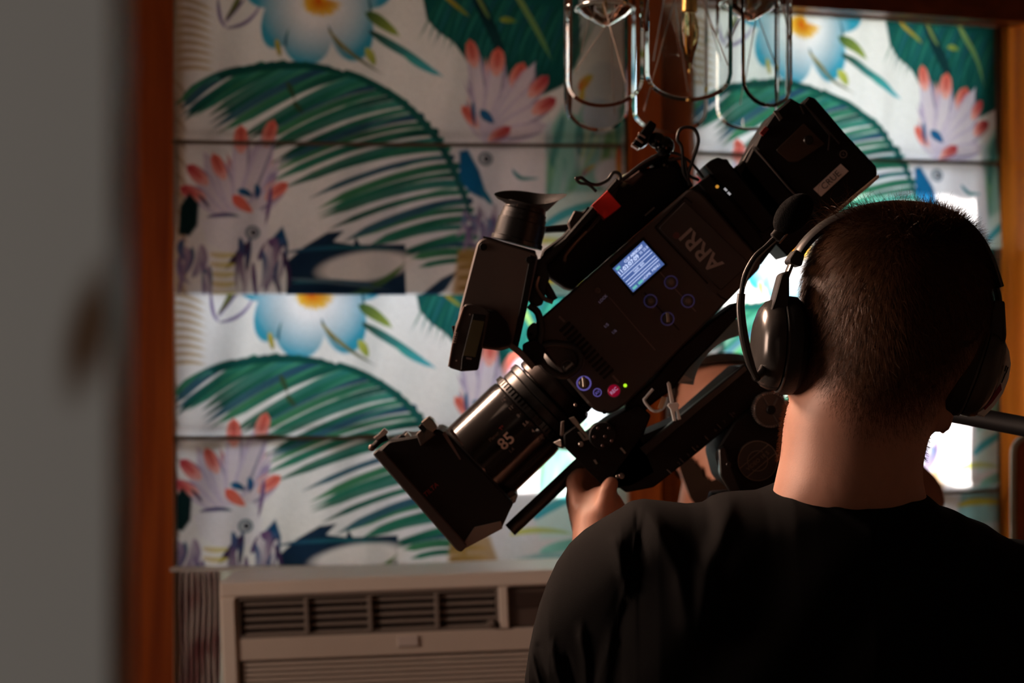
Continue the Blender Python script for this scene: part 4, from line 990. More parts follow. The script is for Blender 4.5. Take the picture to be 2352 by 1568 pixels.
obj('knob', ellipsoid(W(854, 1028, YX + 0.02), 0.0036, 0.004, 0.0036, 16, 10), mat('knob_brown', (0.12, 0.08, 0.07), 0.35, 0.4), mb); obj('knob_stem', tube([W(856, 1028, YX + 0.02), W(872, 1012, YX + 0.02), W(890, 1004, YX + 0.02)], 0.003, 10), blk, mb)
obj('thumb_screw', prism(fillet([(856, 1006), (866, 1000), (880, 984), (890, 992), (884, 1000), (866, 1012)], 2), YX + 0.01, YX + 0.03, 1, YX), mat('steel', (0.35, 0.28, 0.26), 0.25, 0.8), mb)
obj('small_lever', prism([(928, 1000), (934, 993), (944, 1004), (938, 1010)], YX + 0.01, YX + 0.03, 1, YX), silv, mb)
obj('top_fin', prism(fillet([(904, 1012), (918, 1000), (960, 1004), (966, 1020), (910, 1030)], 2), YX + 0.02, YX + 0.13, 2, YX), blk, mb)
lettering('TILTA', 990, 1124, 11, (0.735, -0.678), YX - 0.0006, inkr, mb, shear=0.2)
obj('lens_collar', revolve(at_l(300), ld, [(0, 112 * kl), (4 * kl, 118 * kl), (26 * kl, 118 * kl), (30 * kl, 110 * kl)], 56), blk, mb)
for a_, b_ in (((1032, 990), (1062, 1024)), ((1016, 996), (1056, 1056))): obj('collar_edge', prism([a_, (a_[0] + 6, a_[1] - 6), (b_[0] + 3, b_[1] - 2), b_], YX - 0.0005, YX + 0.004, 0, YX), mat('edge_brown', (0.13, 0.085, 0.075), 0.35, 0.4), mb)

# ---- bridge plate, rods and mount hardware
YP = 2.33
br = obj('bridge_plate', prism(fillet([(1296, 1000), (1328, 978), (1350, 1002), (1400, 965), (1470, 930), (1500, 955), (1478, 1010), (1510, 1090), (1455, 1122), (1396, 1128), (1362, 1094), (1322, 1054), (1298, 1030)], 6), YP + 0.03, YP + 0.12, 3, YP), blk, rig)
obj('rod', tube([W(1172, 1217, YP + 0.05), W(1332, 1066, YP + 0.05), W(1420, 985, YP + 0.05)], 0.0070, 20), blk2, rig); obj('rod', tube([W(1172, 1217, YP + 0.11), W(1420, 985, YP + 0.11)], 0.0070, 20), blk2, rig)
dk = obj('rosette', disc(1384, 1001, 31, YP, YP + 0.035, 2, 36, YP), blk, br)
for a in (-55, 30, 95, 175, 235): obj('rosette_bolt', disc(1386 + 22 * math.cos(math.radians(a)), 1001 + 22 * math.sin(math.radians(a)), 3.8, YP - 0.002, YP + 0.002, 1, 12, YP), mat('bolt_brown', (0.10, 0.06, 0.055), 0.35, 0.6), dk)
obj('rosette_bolt', disc(1390, 1002, 4.2, YP - 0.002, YP + 0.002, 1, 12, YP), MATS['bolt_brown'], dk)
for (pts_, m_) in (([(1308, 962), (1320, 958), (1356, 1006), (1350, 1010)], silv), ([(1328, 995), (1334, 994), (1346, 1009), (1356, 1006), (1357, 1010), (1342, 1014)], silv), ([(1290, 970), (1297, 968), (1297, 1000), (1290, 1004), (1288, 1000)], grym), ([(1272, 1018), (1289, 1011), (1291, 1027), (1287, 1028)], whitep)):
    obj('bare_metal_bit', prism(pts_, YP + 0.02, YP + 0.03, 0.6, YP), m_, br)
obj('socket_screw', disc(1336, 1022, 6, YP + 0.02, YP + 0.03, 1.2, 14, YP), silv, br); obj('socket_screw', disc(1430, 1096, 7, YP + 0.022, YP + 0.034, 1.2, 16, YP), MATS['steel'], br); obj('socket_screw', disc(1421, 1097, 4.5, YP + 0.022, YP + 0.034, 1, 14, YP), silv, br); obj('socket_screw', disc(1323, 931, 4, YB - 0.002, YB + 0.01, 1, 12, YP), MATS['steel'], br)
obj('slot_pin', prism([(1426, 1032), (1430, 1029), (1441, 1042), (1438, 1045)], YP + 0.024, YP + 0.032, 0.3, YP), silv, br); obj('slot_pin', prism([(1365, 1060), (1370, 1058), (1375, 1067), (1371, 1069)], YP + 0.024, YP + 0.032, 0.3, YP), silv, br)
obj('cable_strap', ptube([(1500, 893), (1484, 912), (1480, 920), (1496, 940), (1512, 944), (1528, 930), (1530, 912)], YP + 0.01, 0.0015, 8, 40), mat('pale_strap', (0.55, 0.60, 0.62), 0.4), br)
obj('tan_tag', prism([(1512, 938), (1522, 910), (1532, 914), (1522, 940)], YP + 0.008, YP + 0.012, 0.5, YP), mat('tan_leather', (0.38, 0.24, 0.14), 0.6), br)
pg = obj('cable_tie', prism([(1532, 880), (1536, 876), (1540, 880), (1549, 922), (1540, 925)], YP + 0.0, YP + 0.004, 1, YP), whitep, br); obj('tie_head', prism([(1533, 931), (1537, 926), (1556, 924), (1560, 930), (1557, 936), (1564, 962), (1557, 964), (1553, 944), (1550, 944), (1552, 966), (1546, 966), (1540, 940)], YP - 0.003, YP + 0.006, 1, YP), whitep, pg)
# curved under-tray with a ribbed ribbon cable behind it
obj('cradle', prism(fillet([(1436, 930), (1500, 876), (1560, 806), (1640, 735), (1700, 690), (1716, 710), (1640, 790), (1585, 846), (1552, 892), (1500, 930), (1470, 960)], 10), YB + 0.02, YB + 0.1, 4, YB), blk, rig)
ribm = bpy.data.materials.new('ribbon_plastic'); ribm.use_nodes = True
_nt = ribm.node_tree; _nt.nodes.clear(); _o = _nt.nodes.new('ShaderNodeOutputMaterial'); _nz = _nt.nodes.new('ShaderNodeTexNoise'); _rp = _nt.nodes.new('ShaderNodeValToRGB'); _nz.inputs['Scale'].default_value = 80
_rp.color_ramp.elements[0].color = (0.50, 0.56, 0.56, 1); _rp.color_ramp.elements[1].color = (0.62, 0.68, 0.68, 1)
_df = _nt.nodes.new('ShaderNodeBsdfDiffuse'); _tr = _nt.nodes.new('ShaderNodeBsdfTranslucent'); _mx = _nt.nodes.new('ShaderNodeMixShader'); _mx.inputs[0].default_value = 0.6
_nt.links.new(_nz.outputs['Fac'], _rp.inputs[0]); _nt.links.new(_rp.outputs[0], _df.inputs[0]); _nt.links.new(_rp.outputs[0], _tr.inputs[0]); _nt.links.new(_df.outputs[0], _mx.inputs[1]); _nt.links.new(_tr.outputs[0], _mx.inputs[2]); _nt.links.new(_mx.outputs[0], _o.inputs[0])
def arc(r, a0=188, a1=262, cx=1742, cy=906, n=26): return [(cx + r * math.cos(math.radians(t)), cy + r * math.sin(math.radians(t))) for t in np.linspace(a0, a1, n)]
rbn = obj('ribbon_cable', prism(arc(179) + arc(138)[::-1], YB + 0.07, YB + 0.071, 0, YB), ribm, rig)
for r_ in (176, 170, 164, 158, 152, 146): obj('ribbon_rib', prism(arc(r_ + 2.0) + arc(r_ - 1.6)[::-1], YB + 0.0690, YB + 0.0698, 0, YB), ribm, rbn)
obj('ribbon_end', prism([(1560, 884), (1572, 858), (1606, 876), (1584, 880)], YB + 0.066, YB + 0.072, 0.5, YB), whitep, rbn)

# ---- fluid head and tripod
YH = 2.34
fh = thing('fluid_head', 'black fluid tripod head with round badge under the tilted cinema camera', 'tripod head', W(1700, 1150, YH + 0.08))
pl = obj('balance_plate', prism(fillet([(1400, 1104), (1470, 1006), (1561, 966), (1702, 842), (1800, 838), (1812, 870), (1610, 1038), (1504, 1122), (1440, 1134)], 5), YH + 0.02, YH + 0.13, 3, YH), blk, fh)
obj('plate_rail', prism([(1470, 1030), (1712, 836), (1722, 850), (1486, 1046)], YH + 0.004, YH + 0.03, 3, YH), mat('rail_black', (0.011, 0.010, 0.010), 0.4, 0.2), pl)
for i in range(13):
    f = i / 12; x, y = 1524 + f * 172, 1096 - f * 156
    if i % 2: line('scale_mark', (x - 5, y - 4), (x + 4, y + 5), 2, inkg, -0.0095 + 0.0, pl)
for i, tx in enumerate('12345679'):
    f = (i + 0.5) / 8; lettering(tx, 1528 + f * 168, 1092 - f * 152, 8, UB, YH + 0.0195, inkg, pl)
hd = obj('tilt_housing', prism(fillet([(1642, 1040), (1690, 965), (1740, 930), (1830, 920), (1850, 1010), (1840, 1130), (1700, 1140), (1660, 1110)], 14), YH + 0.004, YH + 0.13, 5, YH), blk, fh)
obj('badge_plate', disc(1740, 1058, 47, YH - 0.001, YH + 0.01, 2, 44, YH), mat('badge_black', (0.010, 0.009, 0.009), 0.4), hd)
gold = mat('badge_line', (0.16, 0.125, 0.095), 0.45)
obj('badge_ring', ring_px(1740, 1058, 44.5, 46.2, YH - 0.0022, YH, 44, YH), gold, hd)
for off in (-13, 13):
    d = np.array((0.77, -0.64)); s = np.array((0.64, 0.77)); c_ = np.array((1740, 1058)) + s * off; hw = math.sqrt(44 ** 2 - off ** 2)
    obj('badge_stripe', prism([c_ - d * hw - s * 0.9, c_ + d * hw - s * 0.9, c_ + d * hw + s * 0.9, c_ - d * hw + s * 0.9], YH - 0.0022, YH, 0, YH), gold, hd)
def arcpx(cx, cy, r, a0, a1): return [(cx + r * math.cos(math.radians(t)), cy + r * math.sin(math.radians(t))) for t in np.linspace(a0, a1, 16)]
for a0, a1 in ((155, 300), (-25, 120)):
    obj('badge_emblem', prism(arcpx(1740, 1058, 24, a0, a1) + arcpx(1740, 1058, 22.4, a0, a1)[::-1], YH - 0.0022, YH, 0, YH), gold, hd)
lettering('VIDEO 18 S', 1740, 1058, 9, (0.77, -0.64), YH - 0.0022, gold, hd, bold=True)
obj('side_lever', prism(fillet([(1648, 1030), (1662, 1022), (1676, 1070), (1700, 1132), (1680, 1136), (1652, 1090)], 6), YH - 0.012, YH + 0.01, 3, YH), blk2, hd); obj('lever_screw', disc(1671, 1065, 6, YH - 0.014, YH - 0.010, 1, 14, YH), mat('dark_steel', (0.05, 0.045, 0.045), 0.3, 0.8), hd)
wheel = obj('counterbalance_wheel', disc(1767, 940, 38, YH - 0.012, YH + 0.02, 2, 40, YH), blk2, fh)
for i in range(46):
    a = 2 * math.pi * i / 46; c_, s_ = math.cos(a), math.sin(a)
    if i % 23 in (0, 1): pass
    obj('wheel_tooth', prism([(1767 + 36 * c_ - 1.3 * s_, 940 + 36 * s_ + 1.3 * c_), (1767 + 41 * c_ - 1.3 * s_, 940 + 41 * s_ + 1.3 * c_), (1767 + 41 * c_ + 1.3 * s_, 940 + 41 * s_ - 1.3 * c_), (1767 + 36 * c_ + 1.3 * s_, 940 + 36 * s_ - 1.3 * c_)], YH - 0.014, YH + 0.02, 0, YH), mat('tooth_grey', (0.20, 0.19, 0.185), 0.4, 0.5), wheel)
obj('wheel_hub', disc(1767, 940, 10, YH - 0.018, YH, 2, 20, YH), blk, wheel)
for a in (60, 240, 300): obj('wheel_spoke', prism([(1767 + 14 * math.cos(math.radians(a)) - 2, 940 + 14 * math.sin(math.radians(a))), (1767 + 33 * math.cos(math.radians(a)) - 2, 940 + 33 * math.sin(math.radians(a))), (1767 + 33 * math.cos(math.radians(a)) + 2, 940 + 33 * math.sin(math.radians(a)) + 2), (1767 + 14 * math.cos(math.radians(a)) + 2, 940 + 14 * math.sin(math.radians(a)) + 2)], YH - 0.0145, YH - 0.008, 0.3, YH), mat('spoke_grey', (0.05, 0.05, 0.05), 0.4), wheel)
HB0, HB1 = W(1830, 880, 2.42), W(2620, 1030, 2.12)
obj('pan_handle', tube(spline([HB0, (HB0 + HB1) / 2, HB1], 16), 0.0092, 20), mat('handle_black', (0.008, 0.008, 0.009), 0.6, spec=0.2), fh)
obj('head_base', revolve(W(1745, 1130, YH + 0.075), (0, 0, -1), [(0, 0.05), (0.012, 0.055), (0.03, 0.05), (0.05, 0.042)], 32), blk, fh)
tb = W(1745, 1130, YH + 0.075); tz = tb.z - 0.05
tp = thing('tripod', 'black tripod legs standing behind the camera operator', 'tripod', (tb.x, tb.y, 0))
obj('bowl', revolve((tb.x, tb.y, tz), (0, 0, -1), [(0, 0.052), (0.03, 0.056), (0.06, 0.04), (0.09, 0.02)], 28), blk, tp)
for i in range(3):
    a = math.radians(30 + i * 120); foot = Vector((tb.x + 0.34 * math.cos(a), tb.y + 0.34 * math.sin(a), 0.0)); top = Vector((tb.x + 0.045 * math.cos(a), tb.y + 0.045 * math.sin(a), tz - 0.03))
    lg = obj('leg', tube([top, top.lerp(foot, 0.5), foot + Vector((0, 0, 0.012))], 0.014, 14), blk2, tp); obj('rubber_foot', revolve(foot, (0, 0, 1), [(0, 0.022), (0.012, 0.022), (0.03, 0.014)], 16), rubb, lg); obj('leg_clamp', revolve(top.lerp(foot, 0.5), foot - top, [(-0.03, 0.02), (-0.02, 0.022), (0.02, 0.022), (0.03, 0.02)], 16), blk, lg)

# ------------------------------------------------------------------ people
skin1 = mat('skin_warm', (0.50, 0.255, 0.18), 0.5, var=0.10, scale=90, bump=0.05, bscale=700, sss=0.12)
skin2 = mat('skin_tan', (0.46, 0.21, 0.135), 0.5, var=0.10, scale=70, bump=0.08, bscale=700, sss=0.10)
hairm = mat('brown_hair', (0.085, 0.036, 0.015), 0.45, spec=0.18, var=0.35, scale=300)
hairb = mat('hair_scalp', (0.024, 0.013, 0.008), 0.8, spec=0.15, var=0.3, scale=200)
beardm = mat('dark_beard', (0.016, 0.009, 0.006), 0.95, spec=0.03, bump=0.6, bscale=500)
denim = mat('dark_trousers', (0.012, 0.012, 0.015), 0.8, bump=0.1)
shoe = mat('black_shoe', (0.01, 0.01, 0.01), 0.5)

def loft(rows, n=56, power=2.0):
    """closed body of elliptical sections: rows of (z, x0, x1, yc, front, back)"""
    V = []
    for z, x0, x1, yc, fr, bk in rows:
        cx, rx = (x0 + x1) / 2, (x1 - x0) / 2
        for a in np.linspace(0, 2 * math.pi, n, endpoint=False):
            c, s = math.cos(a), math.sin(a)
            c2 = math.copysign(abs(c) ** (2 / power), c); s2 = math.copysign(abs(s) ** (2 / power), s)
            V.append((cx + rx * c2, yc + (fr if s > 0 else bk) * s2, z))
    Fs = []; m = len(rows)
    for q in range(m - 1):
        for i in range(n):
            j = (i + 1) % n; Fs.append((q * n + i, q * n + j, (q + 1) * n + j, (q + 1) * n + i))
    Fs.append(tuple(range(n - 1, -1, -1))); Fs.append(tuple(range((m - 1) * n, m * n)))
    return np.array(V), Fs

def resample(tab, n):
    T = np.array(tab, float); s = np.linspace(0, 1, n); k = np.linspace(0, 1, len(T))
    return np.stack([np.interp(s, k, T[:, i]) for i in range(T.shape[1])], 1)

def finger(p, ds, r):
    """chain of tapering phalanges"""
    out = []; a = np.array(p, float)
    for i, d in enumerate(ds):
        b = a + np.array(d, float); out.append(capsule(a, b, r * (1 - 0.10 * i), r * (1 - 0.10 * (i + 1)), 12, 4)); a = b
    return out

def legs(cx, cy, hip_z, w, r):
    out = [ellipsoid((cx, cy, hip_z), w * 1.15, 0.11, 0.13)]
    for s in (-1, 1):
        h = (cx + s * w * 0.55, cy, hip_z - 0.04); k = (cx + s * w * 0.7, cy + 0.02, 0.50); f = (cx + s * w * 0.75, cy - 0.01, 0.09)
        out += [capsule(h, k, r, r * 0.66, 18), capsule(k, f, r * 0.64, r * 0.42, 18), capsule((f[0], f[1] - 0.05, 0.045), (f[0] + s * 0.02, f[1] + 0.14, 0.035), 0.042, 0.035, 14)]
    return out

# ---- camera operator, seen from behind
HY = 1.97; kh = 1.95 / F
def hx(px): return (px - 1176) * kh
def hz(py): return EYE - (py - 784) * kh
HEAD = [(482, 2035, 2090, .025, .03), (487, 1990, 2132, .042, .045), (497, 1958, 2165, .058, .062), (520, 1924, 2203, .074, .079), (560, 1892, 2237, .088, .092), (615, 1868, 2260, .097, .101), (680, 1857, 2271, .101, .105), (760, 1856, 2268, .101, .104),
        (830, 1852, 2252, .101, .096), (885, 1838, 2212, .101, .083), (930, 1818, 2174, .100, .070), (975, 1808, 2148, .096, .0625), (1020, 1804, 2138, .085, .060), (1060, 1798, 2129, .058, .060), (1100, 1788, 2126, .052, .062), (1140, 1780, 2135, .052, .060), (1190, 1770, 2150, .058, .050), (1250, 1740, 2190, .066, .045), (1330, 1700, 2230, .08, .045), (1450, 1660, 2260, .09, .045)]
H = resample(HEAD, 90)
# smooth the section table
for _ in range(3): H[1:-1, 1:] = (H[:-2, 1:] + 2 * H[1:-1, 1:] + H[2:, 1:]) / 4
hrows = [(hz(p), hx(a), hx(b), HY, f, bk) for p, a, b, f, bk in H]
head_geo = loft(hrows, 72)
hcx = hx(2062)
SHL, SHR = np.array((0.105, 2.035, 1.42)), np.array((0.455, 2.02, 1.385))
EL, WRL = np.array((0.018, 2.15, 1.20)), np.array(tuple(W(1372, 1268, 2.33)))
ER, WRR = np.array((0.60, 2.10, 1.17)), np.array(tuple(W(2600, 1070, 2.12)))
parts_ = [head_geo]
parts_ += [ellipsoid((hcx, HY + 0.112, hz(840)), 0.012, 0.016, 0.022), ellipsoid((hcx, HY + 0.098, hz(985)), 0.026, 0.018, 0.02), ellipsoid((hcx, HY + 0.102, hz(905)), 0.024, 0.009, 0.012)]      # nose, chin, mouth
parts_ += [ellipsoid((hx(2172), HY - 0.012, hz(925)), 0.0085, 0.016, 0.026), ellipsoid((hx(1836), HY + 0.0, hz(850)), 0.010, 0.017, 0.03)]                                                     # ears
parts_ += [ellipsoid((0.285, 2.03, 1.28), 0.165, 0.080, 0.15), ellipsoid((0.285, 2.03, 1.10), 0.145, 0.085, 0.18), capsule((0.20, 2.03, 1.39), SHL, 0.055, 0.045), capsule((0.38, 2.03, 1.37), SHR, 0.055, 0.045)]
parts_ += [capsule(SHL, EL, 0.046, 0.044), capsule(EL, WRL, 0.042, 0.026), capsule(SHR, ER, 0.046, 0.042), capsule(ER, WRR, 0.042, 0.026)]
# near hand closed on the underside of the bridge plate: palm, four curled fingers, thumb up its side
pc = np.array(tuple(W(1378, 1205, 2.345)))
parts_ += [capsule(WRL, pc, 0.025, 0.027), ellipsoid(pc + (0.002, 0.004, 0.004), 0.026, 0.019, 0.034)]
q = pc + np.array((0.002, -0.013, -0.004))
parts_ += finger(q, [(0.001, -0.003, 0.020), (0.003, 0.004, 0.016), (0.005, 0.006, 0.009)], 0.0115)
for i, (dx, dz, sc) in enumerate(((-0.020, 0.020, 1.0), (-0.020, 0.004, 1.05), (-0.017, -0.011, 0.98), (-0.011, -0.025, 0.82))):
    b0 = pc + np.array((dx, 0.004 + 0.004 * i, dz))
    parts_ += finger(b0, [(-0.006 * sc, 0.018 * sc, 0.020 * sc), (0.010 * sc, 0.016 * sc, 0.012 * sc), (0.016 * sc, 0.004, 0.002)], 0.0090 * (1 if i < 3 else 0.88))
# far hand closed round the pan handle, out of frame
q = WRR + np.array((0.0, 0.01, 0.035)); parts_ += [capsule(WRR, q, 0.025, 0.027), ellipsoid(q, 0.026, 0.03, 0.034)]
for i in range(4): parts_ += finger(q + np.array((-0.02 + 0.013 * i, 0.022, 0.012)), [(0, 0.014, 0.022), (0, -0.012, 0.018), (0, -0.018, 0.002)], 0.0088)
parts_ += finger(q + np.array((-0.022, -0.01, 0.0)), [(-0.01, -0.006, 0.022), (0.006, 0.004, 0.022)], 0.0105)
parts_ += legs(0.285, 2.02, 0.94, 0.15, 0.085)
g1 = baked(join(*parts_), [('REMESH', dict(mode='VOXEL', voxel_size=0.0042)), ('SMOOTH', dict(factor=0.5, iterations=3))])
op = thing('person', 'camera operator in a black t-shirt and headset, seen from behind', 'person', (0.285, 2.02, 0.0))
obj('skin', g1, skin1, op, 180)

# trousers and shoes
g = baked(join(*[(np.asarray(v), f) for v, f in legs(0.285, 2.02, 0.94, 0.158, 0.098)]), [('REMESH', dict(mode='VOXEL', voxel_size=0.008)), ('SMOOTH', dict(factor=0.5, iterations=3))])
obj('trousers', g, denim, op, 180)

# t-shirt: a solid shell, its outline shoulder by shoulder, with folds and the raglan seam
top_px = [(1206, 1572), (1211, 1540), (1217, 1500), (1227, 1450), (1240, 1400), (1258, 1350), (1281, 1300), (1311, 1256), (1346, 1223), (1390, 1194), (1428, 1171), (1452, 1153), (1480, 1147), (1530, 1152), (1580, 1158), (1618, 1155), (1640, 1139), (1664, 1131), (1700, 1129), (1742, 1127), (1776, 1115), (1800, 1103), (1850, 1096), (1960, 1094), (2060, 1104), (2120, 1132), (2150, 1158), (2185, 1168), (2216, 1185), (2256, 1199), (2290, 1223), (2322, 1239), (2354, 1241), (2420, 1262), (2490, 1310), (2550, 1400), (2580, 1500), (2590, 1574)]
TP = np.array(top_px, float)
arcl = np.concatenate([[0], np.cumsum(np.hypot(*np.diff(TP, axis=0).T))])
nx_, na_ = 420, 150
s_ = np.linspace(0, arcl[-1], nx_); X_ = np.interp(s_, arcl, TP[:, 0]); T_ = np.interp(s_, arcl, TP[:, 1])
for _ in range(2): T_[1:-1] = (T_[:-2] + 2 * T_[1:-1] + T_[2:]) / 4
thick = np.interp(X_, [1206, 1215, 1260, 1330, 1450, 1600, 1800, 1960, 2150, 2350, 2480, 2560, 2590], [.012, .026, .048, .064, .084, .1, .114, .122, .116, .1, .075, .05, .012])
bot = np.interp(X_, [1206, 1300, 1420, 1450, 1480, 2400, 2440, 2480, 2590], [1600, 1640, 1650, 1900, 2500, 2500, 1900, 1660, 1600])
ks = 2.0 / F
folds = [([(1470, 1160), (1452, 1230), (1432, 1310), (1414, 1380), (1394, 1450), (1376, 1520), (1364, 1580)], 5, 0.0022), ([(1470, 1160), (1456, 1230), (1440, 1310), (1424, 1380), (1404, 1450)], 22, -0.006),
         ([(1466, 1150), (1500, 1200), (1540, 1290), (1556, 1400)], 18, 0.006), ([(1405, 1235), (1420, 1290), (1434, 1350)], 12, 0.005), ([(1268, 1480), (1276, 1530), (1292, 1580)], 9, 0.004), ([(1330, 1440), (1340, 1500), (1344, 1580)], 10, 0.005), ([(1300, 1500), (1310, 1540), (1318, 1580)], 8, -0.004),
         ([(1660, 1140), (1640, 1200), (1600, 1290), (1585, 1400)], 20, 0.006), ([(1217, 1484), (1226, 1520), (1242, 1575)], 5, 0.003), ([(1236, 1484), (1246, 1520), (1262, 1575)], 9, -0.003), ([(1800, 1112), (1880, 1142), (1960, 1190), (2040, 1205), (2110, 1196), (2150, 1172)], 9, 0.004), ([(1400, 1440), (1388, 1500), (1376, 1575)], 14, 0.006), ([(2200, 1190), (2150, 1260), (2120, 1360)], 24, 0.006)]
A_ = np.linspace(0, 2 * math.pi, na_, endpoint=False); pw = 3.0
V = np.zeros((nx_, na_, 3))
for i in range(nx_):
    zt_, zb_ = EYE - (T_[i] - 784) * ks, EYE - (bot[i] - 784) * ks
    zc, hh = (zt_ + zb_) / 2, (zt_ - zb_) / 2
    cosv, sinv = np.cos(A_), np.sin(A_)
    # keep the shoulder round whatever the height of the section
    yy = np.sign(cosv) * np.abs(cosv) ** (2 / pw); zz = np.sign(sinv) * np.abs(sinv) ** (2 / pw)
    rnd_top = min(hh, 0.16)
    z = np.where(zz > 0, zt_ - rnd_top + zz * rnd_top, zb_ + (zz + 1) * (zt_ - rnd_top - zb_))
    yc = 2.0 + np.interp(X_[i], [1206, 1330, 1500], [0.035, 0.025, 0.0])
    V[i, :, 0] = (X_[i] - 1176) * ks; V[i, :, 1] = yc - yy * thick[i]; V[i, :, 2] = z
PXs = 1176 + V[..., 0] / ks; PYs = 784 + (EYE - V[..., 2]) / ks
front_ = (V[..., 1] < 2.03).astype(float)
for pts_, w_, amp in folds:
    d2 = np.full(PXs.shape, 1e9)
    for a, b in zip(pts_[:-1], pts_[1:]):
        a = np.array(a, float); b = np.array(b, float); d = b - a
        t = np.clip(((PXs - a[0]) * d[0] + (PYs - a[1]) * d[1]) / (d @ d), 0, 1)
        d2 = np.minimum(d2, (PXs - a[0] - t * d[0]) ** 2 + (PYs - a[1] - t * d[1]) ** 2)
    V[..., 1] -= amp * np.exp(-d2 / w_ ** 2) * front_
V[..., 1] += front_ * 0.0025 * np.sin(PXs / 37 + PYs / 55) * np.clip((PYs - 1180) / 100, 0, 1)
Vf = V.reshape(-1, 3); Fs = []
for i in range(nx_ - 1):
    for j in range(na_):
        k = (j + 1) % na_; Fs.append((i * na_ + j, i * na_ + k, (i + 1) * na_ + k, (i + 1) * na_ + j))
Fs.append(tuple(range(na_ - 1, -1, -1))); Fs.append(tuple(range((nx_ - 1) * na_, nx_ * na_)))
shirtm = mat('black_cotton', (0.0045, 0.0042, 0.0042), 0.9, spec=0.06, var=0.15, scale=60, bump=0.25, bscale=2200, sheen=0.0)
shirt = obj('t_shirt', (Vf, Fs), shirtm, op, 180)

# hair: dark scalp shell plus thousands of short strands
def nape(px): return np.interp(px, [1840, 1852, 1880, 1920, 1975, 2060, 2120, 2170, 2230], [840, 872, 925, 970, 1004, 1008, 992, 940, 880])
hr = np.array(hrows); zz_ = hr[:, 0]
def surf(z, a, grow=0.0):
    o = np.argsort(zz_); r = [np.interp(z, zz_[o], hr[o, c]) for c in range(1, 6)]
    cx, rx = (r[0] + r[1]) / 2, (r[1] - r[0]) / 2 + grow
    ry = np.where(np.sin(a) > 0, r[3], r[4]) + grow
    return np.stack([cx + rx * np.cos(a), r[2] + ry * np.sin(a), z + 0 * a], -1)
def surf_n(z, a):
    e = 0.004
    du = surf(z, a + 0.03) - surf(z, a - 0.03); dv = surf(np.minimum(z + e, hz(483)), a) - surf(z - e, a)
    n = np.cross(du, dv); return n / (np.linalg.norm(n, axis=-1, keepdims=True) + 1e-9)
# scalp shell
rowsz = np.linspace(hz(484), hz(1010), 70); av = np.linspace(0, 2 * math.pi, 96, endpoint=False)
ZZ, AA = np.meshgrid(rowsz, av, indexing='ij'); S = surf(ZZ, AA, 0.0028)
pxs = 1176 + S[..., 0] / kh; pys = 784 + (EYE - S[..., 2]) / kh
backside = np.sin(AA) < 0.25
lim = np.where(backside, nape(pxs) - 115 + 45 * np.sin(pxs / 9.0 + 3 * np.sin(pys / 13.0)) * np.sin(pxs / 3.7), np.where(np.sin(AA) < 0.75, 700, 560))
keep = pys < lim
idx = np.arange(70 * 96).reshape(70, 96); Fs = []
for i in range(69):
    for j in range(96):
        k = (j + 1) % 96
        if keep[i, j] and keep[i + 1, j] and keep[i, k] and keep[i + 1, k]: Fs.append((idx[i, j], idx[i, k], idx[i + 1, k], idx[i + 1, j]))
topc = len(S.reshape(-1, 3)); Vs = np.vstack([S.reshape(-1, 3), [[hx(2062), HY, hz(479)]]])
for j in range(96): Fs.append((topc, idx[0, (j + 1) % 96], idx[0, j]))
used = sorted({i for f in Fs for i in f}); rm = {o: n for n, o in enumerate(used)}
hair = obj('hair', (Vs[used], [tuple(rm[i] for i in f) for f in Fs]), hairb, op, 180)
NS = 80000
zr = RNG.uniform(hz(1035), hz(482), NS); ar = RNG.uniform(math.pi * 0.9, math.pi * 2.1, NS)
ar[: NS // 6] = RNG.uniform(0, 2 * math.pi, NS // 6); zr[: NS // 6] = RNG.uniform(hz(620), hz(482), NS // 6)
Pp = surf(zr, ar, 0.001); Nn = surf_n(zr, ar)
pxs = 1176 + Pp[:, 0] / kh; pys = 784 + (EYE - Pp[:, 2]) / kh
lim = np.where(np.sin(ar) < 0.25, nape(pxs), 620)
fade = np.clip((lim - pys) / 190, -0.2, 1)
ok = RNG.uniform(0, 1, NS) < np.clip(0.16 + fade * 1.2, 0, 1) * (pys < lim + 24)
Pp, Nn, pxs, pys, fade = Pp[ok], Nn[ok], pxs[ok], pys[ok], fade[ok]; ns = len(Pp)
topness = np.clip((640 - pys) / 150, 0, 1)
length = (0.0030 + 0.0085 * np.clip(fade, 0, 1) + 0.007 * topness) * RNG.uniform(0.7, 1.25, ns)
down = np.array([0, 0, -1.0]) - Nn * (Nn @ np.array([0, 0, -1.0]))[:, None]
side = np.array([-0.6, -0.35, 0.25])[None, :] - Nn * (Nn @ np.array([-0.6, -0.35, 0.25]))[:, None]
swirl = np.cross(Nn, [0, 0, 1.0])
dirn = Nn * (0.42 - 0.22 * topness)[:, None] + down * (0.85 * (1 - 0.6 * topness))[:, None] + side * (0.75 * topness)[:, None] + swirl * (0.35 * np.sin(pxs / 70))[:, None] * 0.6 + RNG.normal(0, 0.22, (ns, 3))
dirn /= np.linalg.norm(dirn, axis=1)[:, None]
segn = 4; strands = []
wid = np.cross(dirn, Nn); wid /= np.linalg.norm(wid, axis=1)[:, None] + 1e-9
VV = np.zeros((ns, segn, 2, 3))
p = Pp.copy(); d = dirn.copy()
for s in range(segn):
    w = ((0.00009 + 0.00010 * np.clip(fade, 0, 1)) * (1 - 0.8 * s / (segn - 1)))[:, None]
    VV[:, s, 0] = p - wid * w; VV[:, s, 1] = p + wid * w
    p = p + d * (length / (segn - 1))[:, None]; d = d + down * 0.14 - Nn * 0.05; d /= np.linalg.norm(d, axis=1)[:, None]
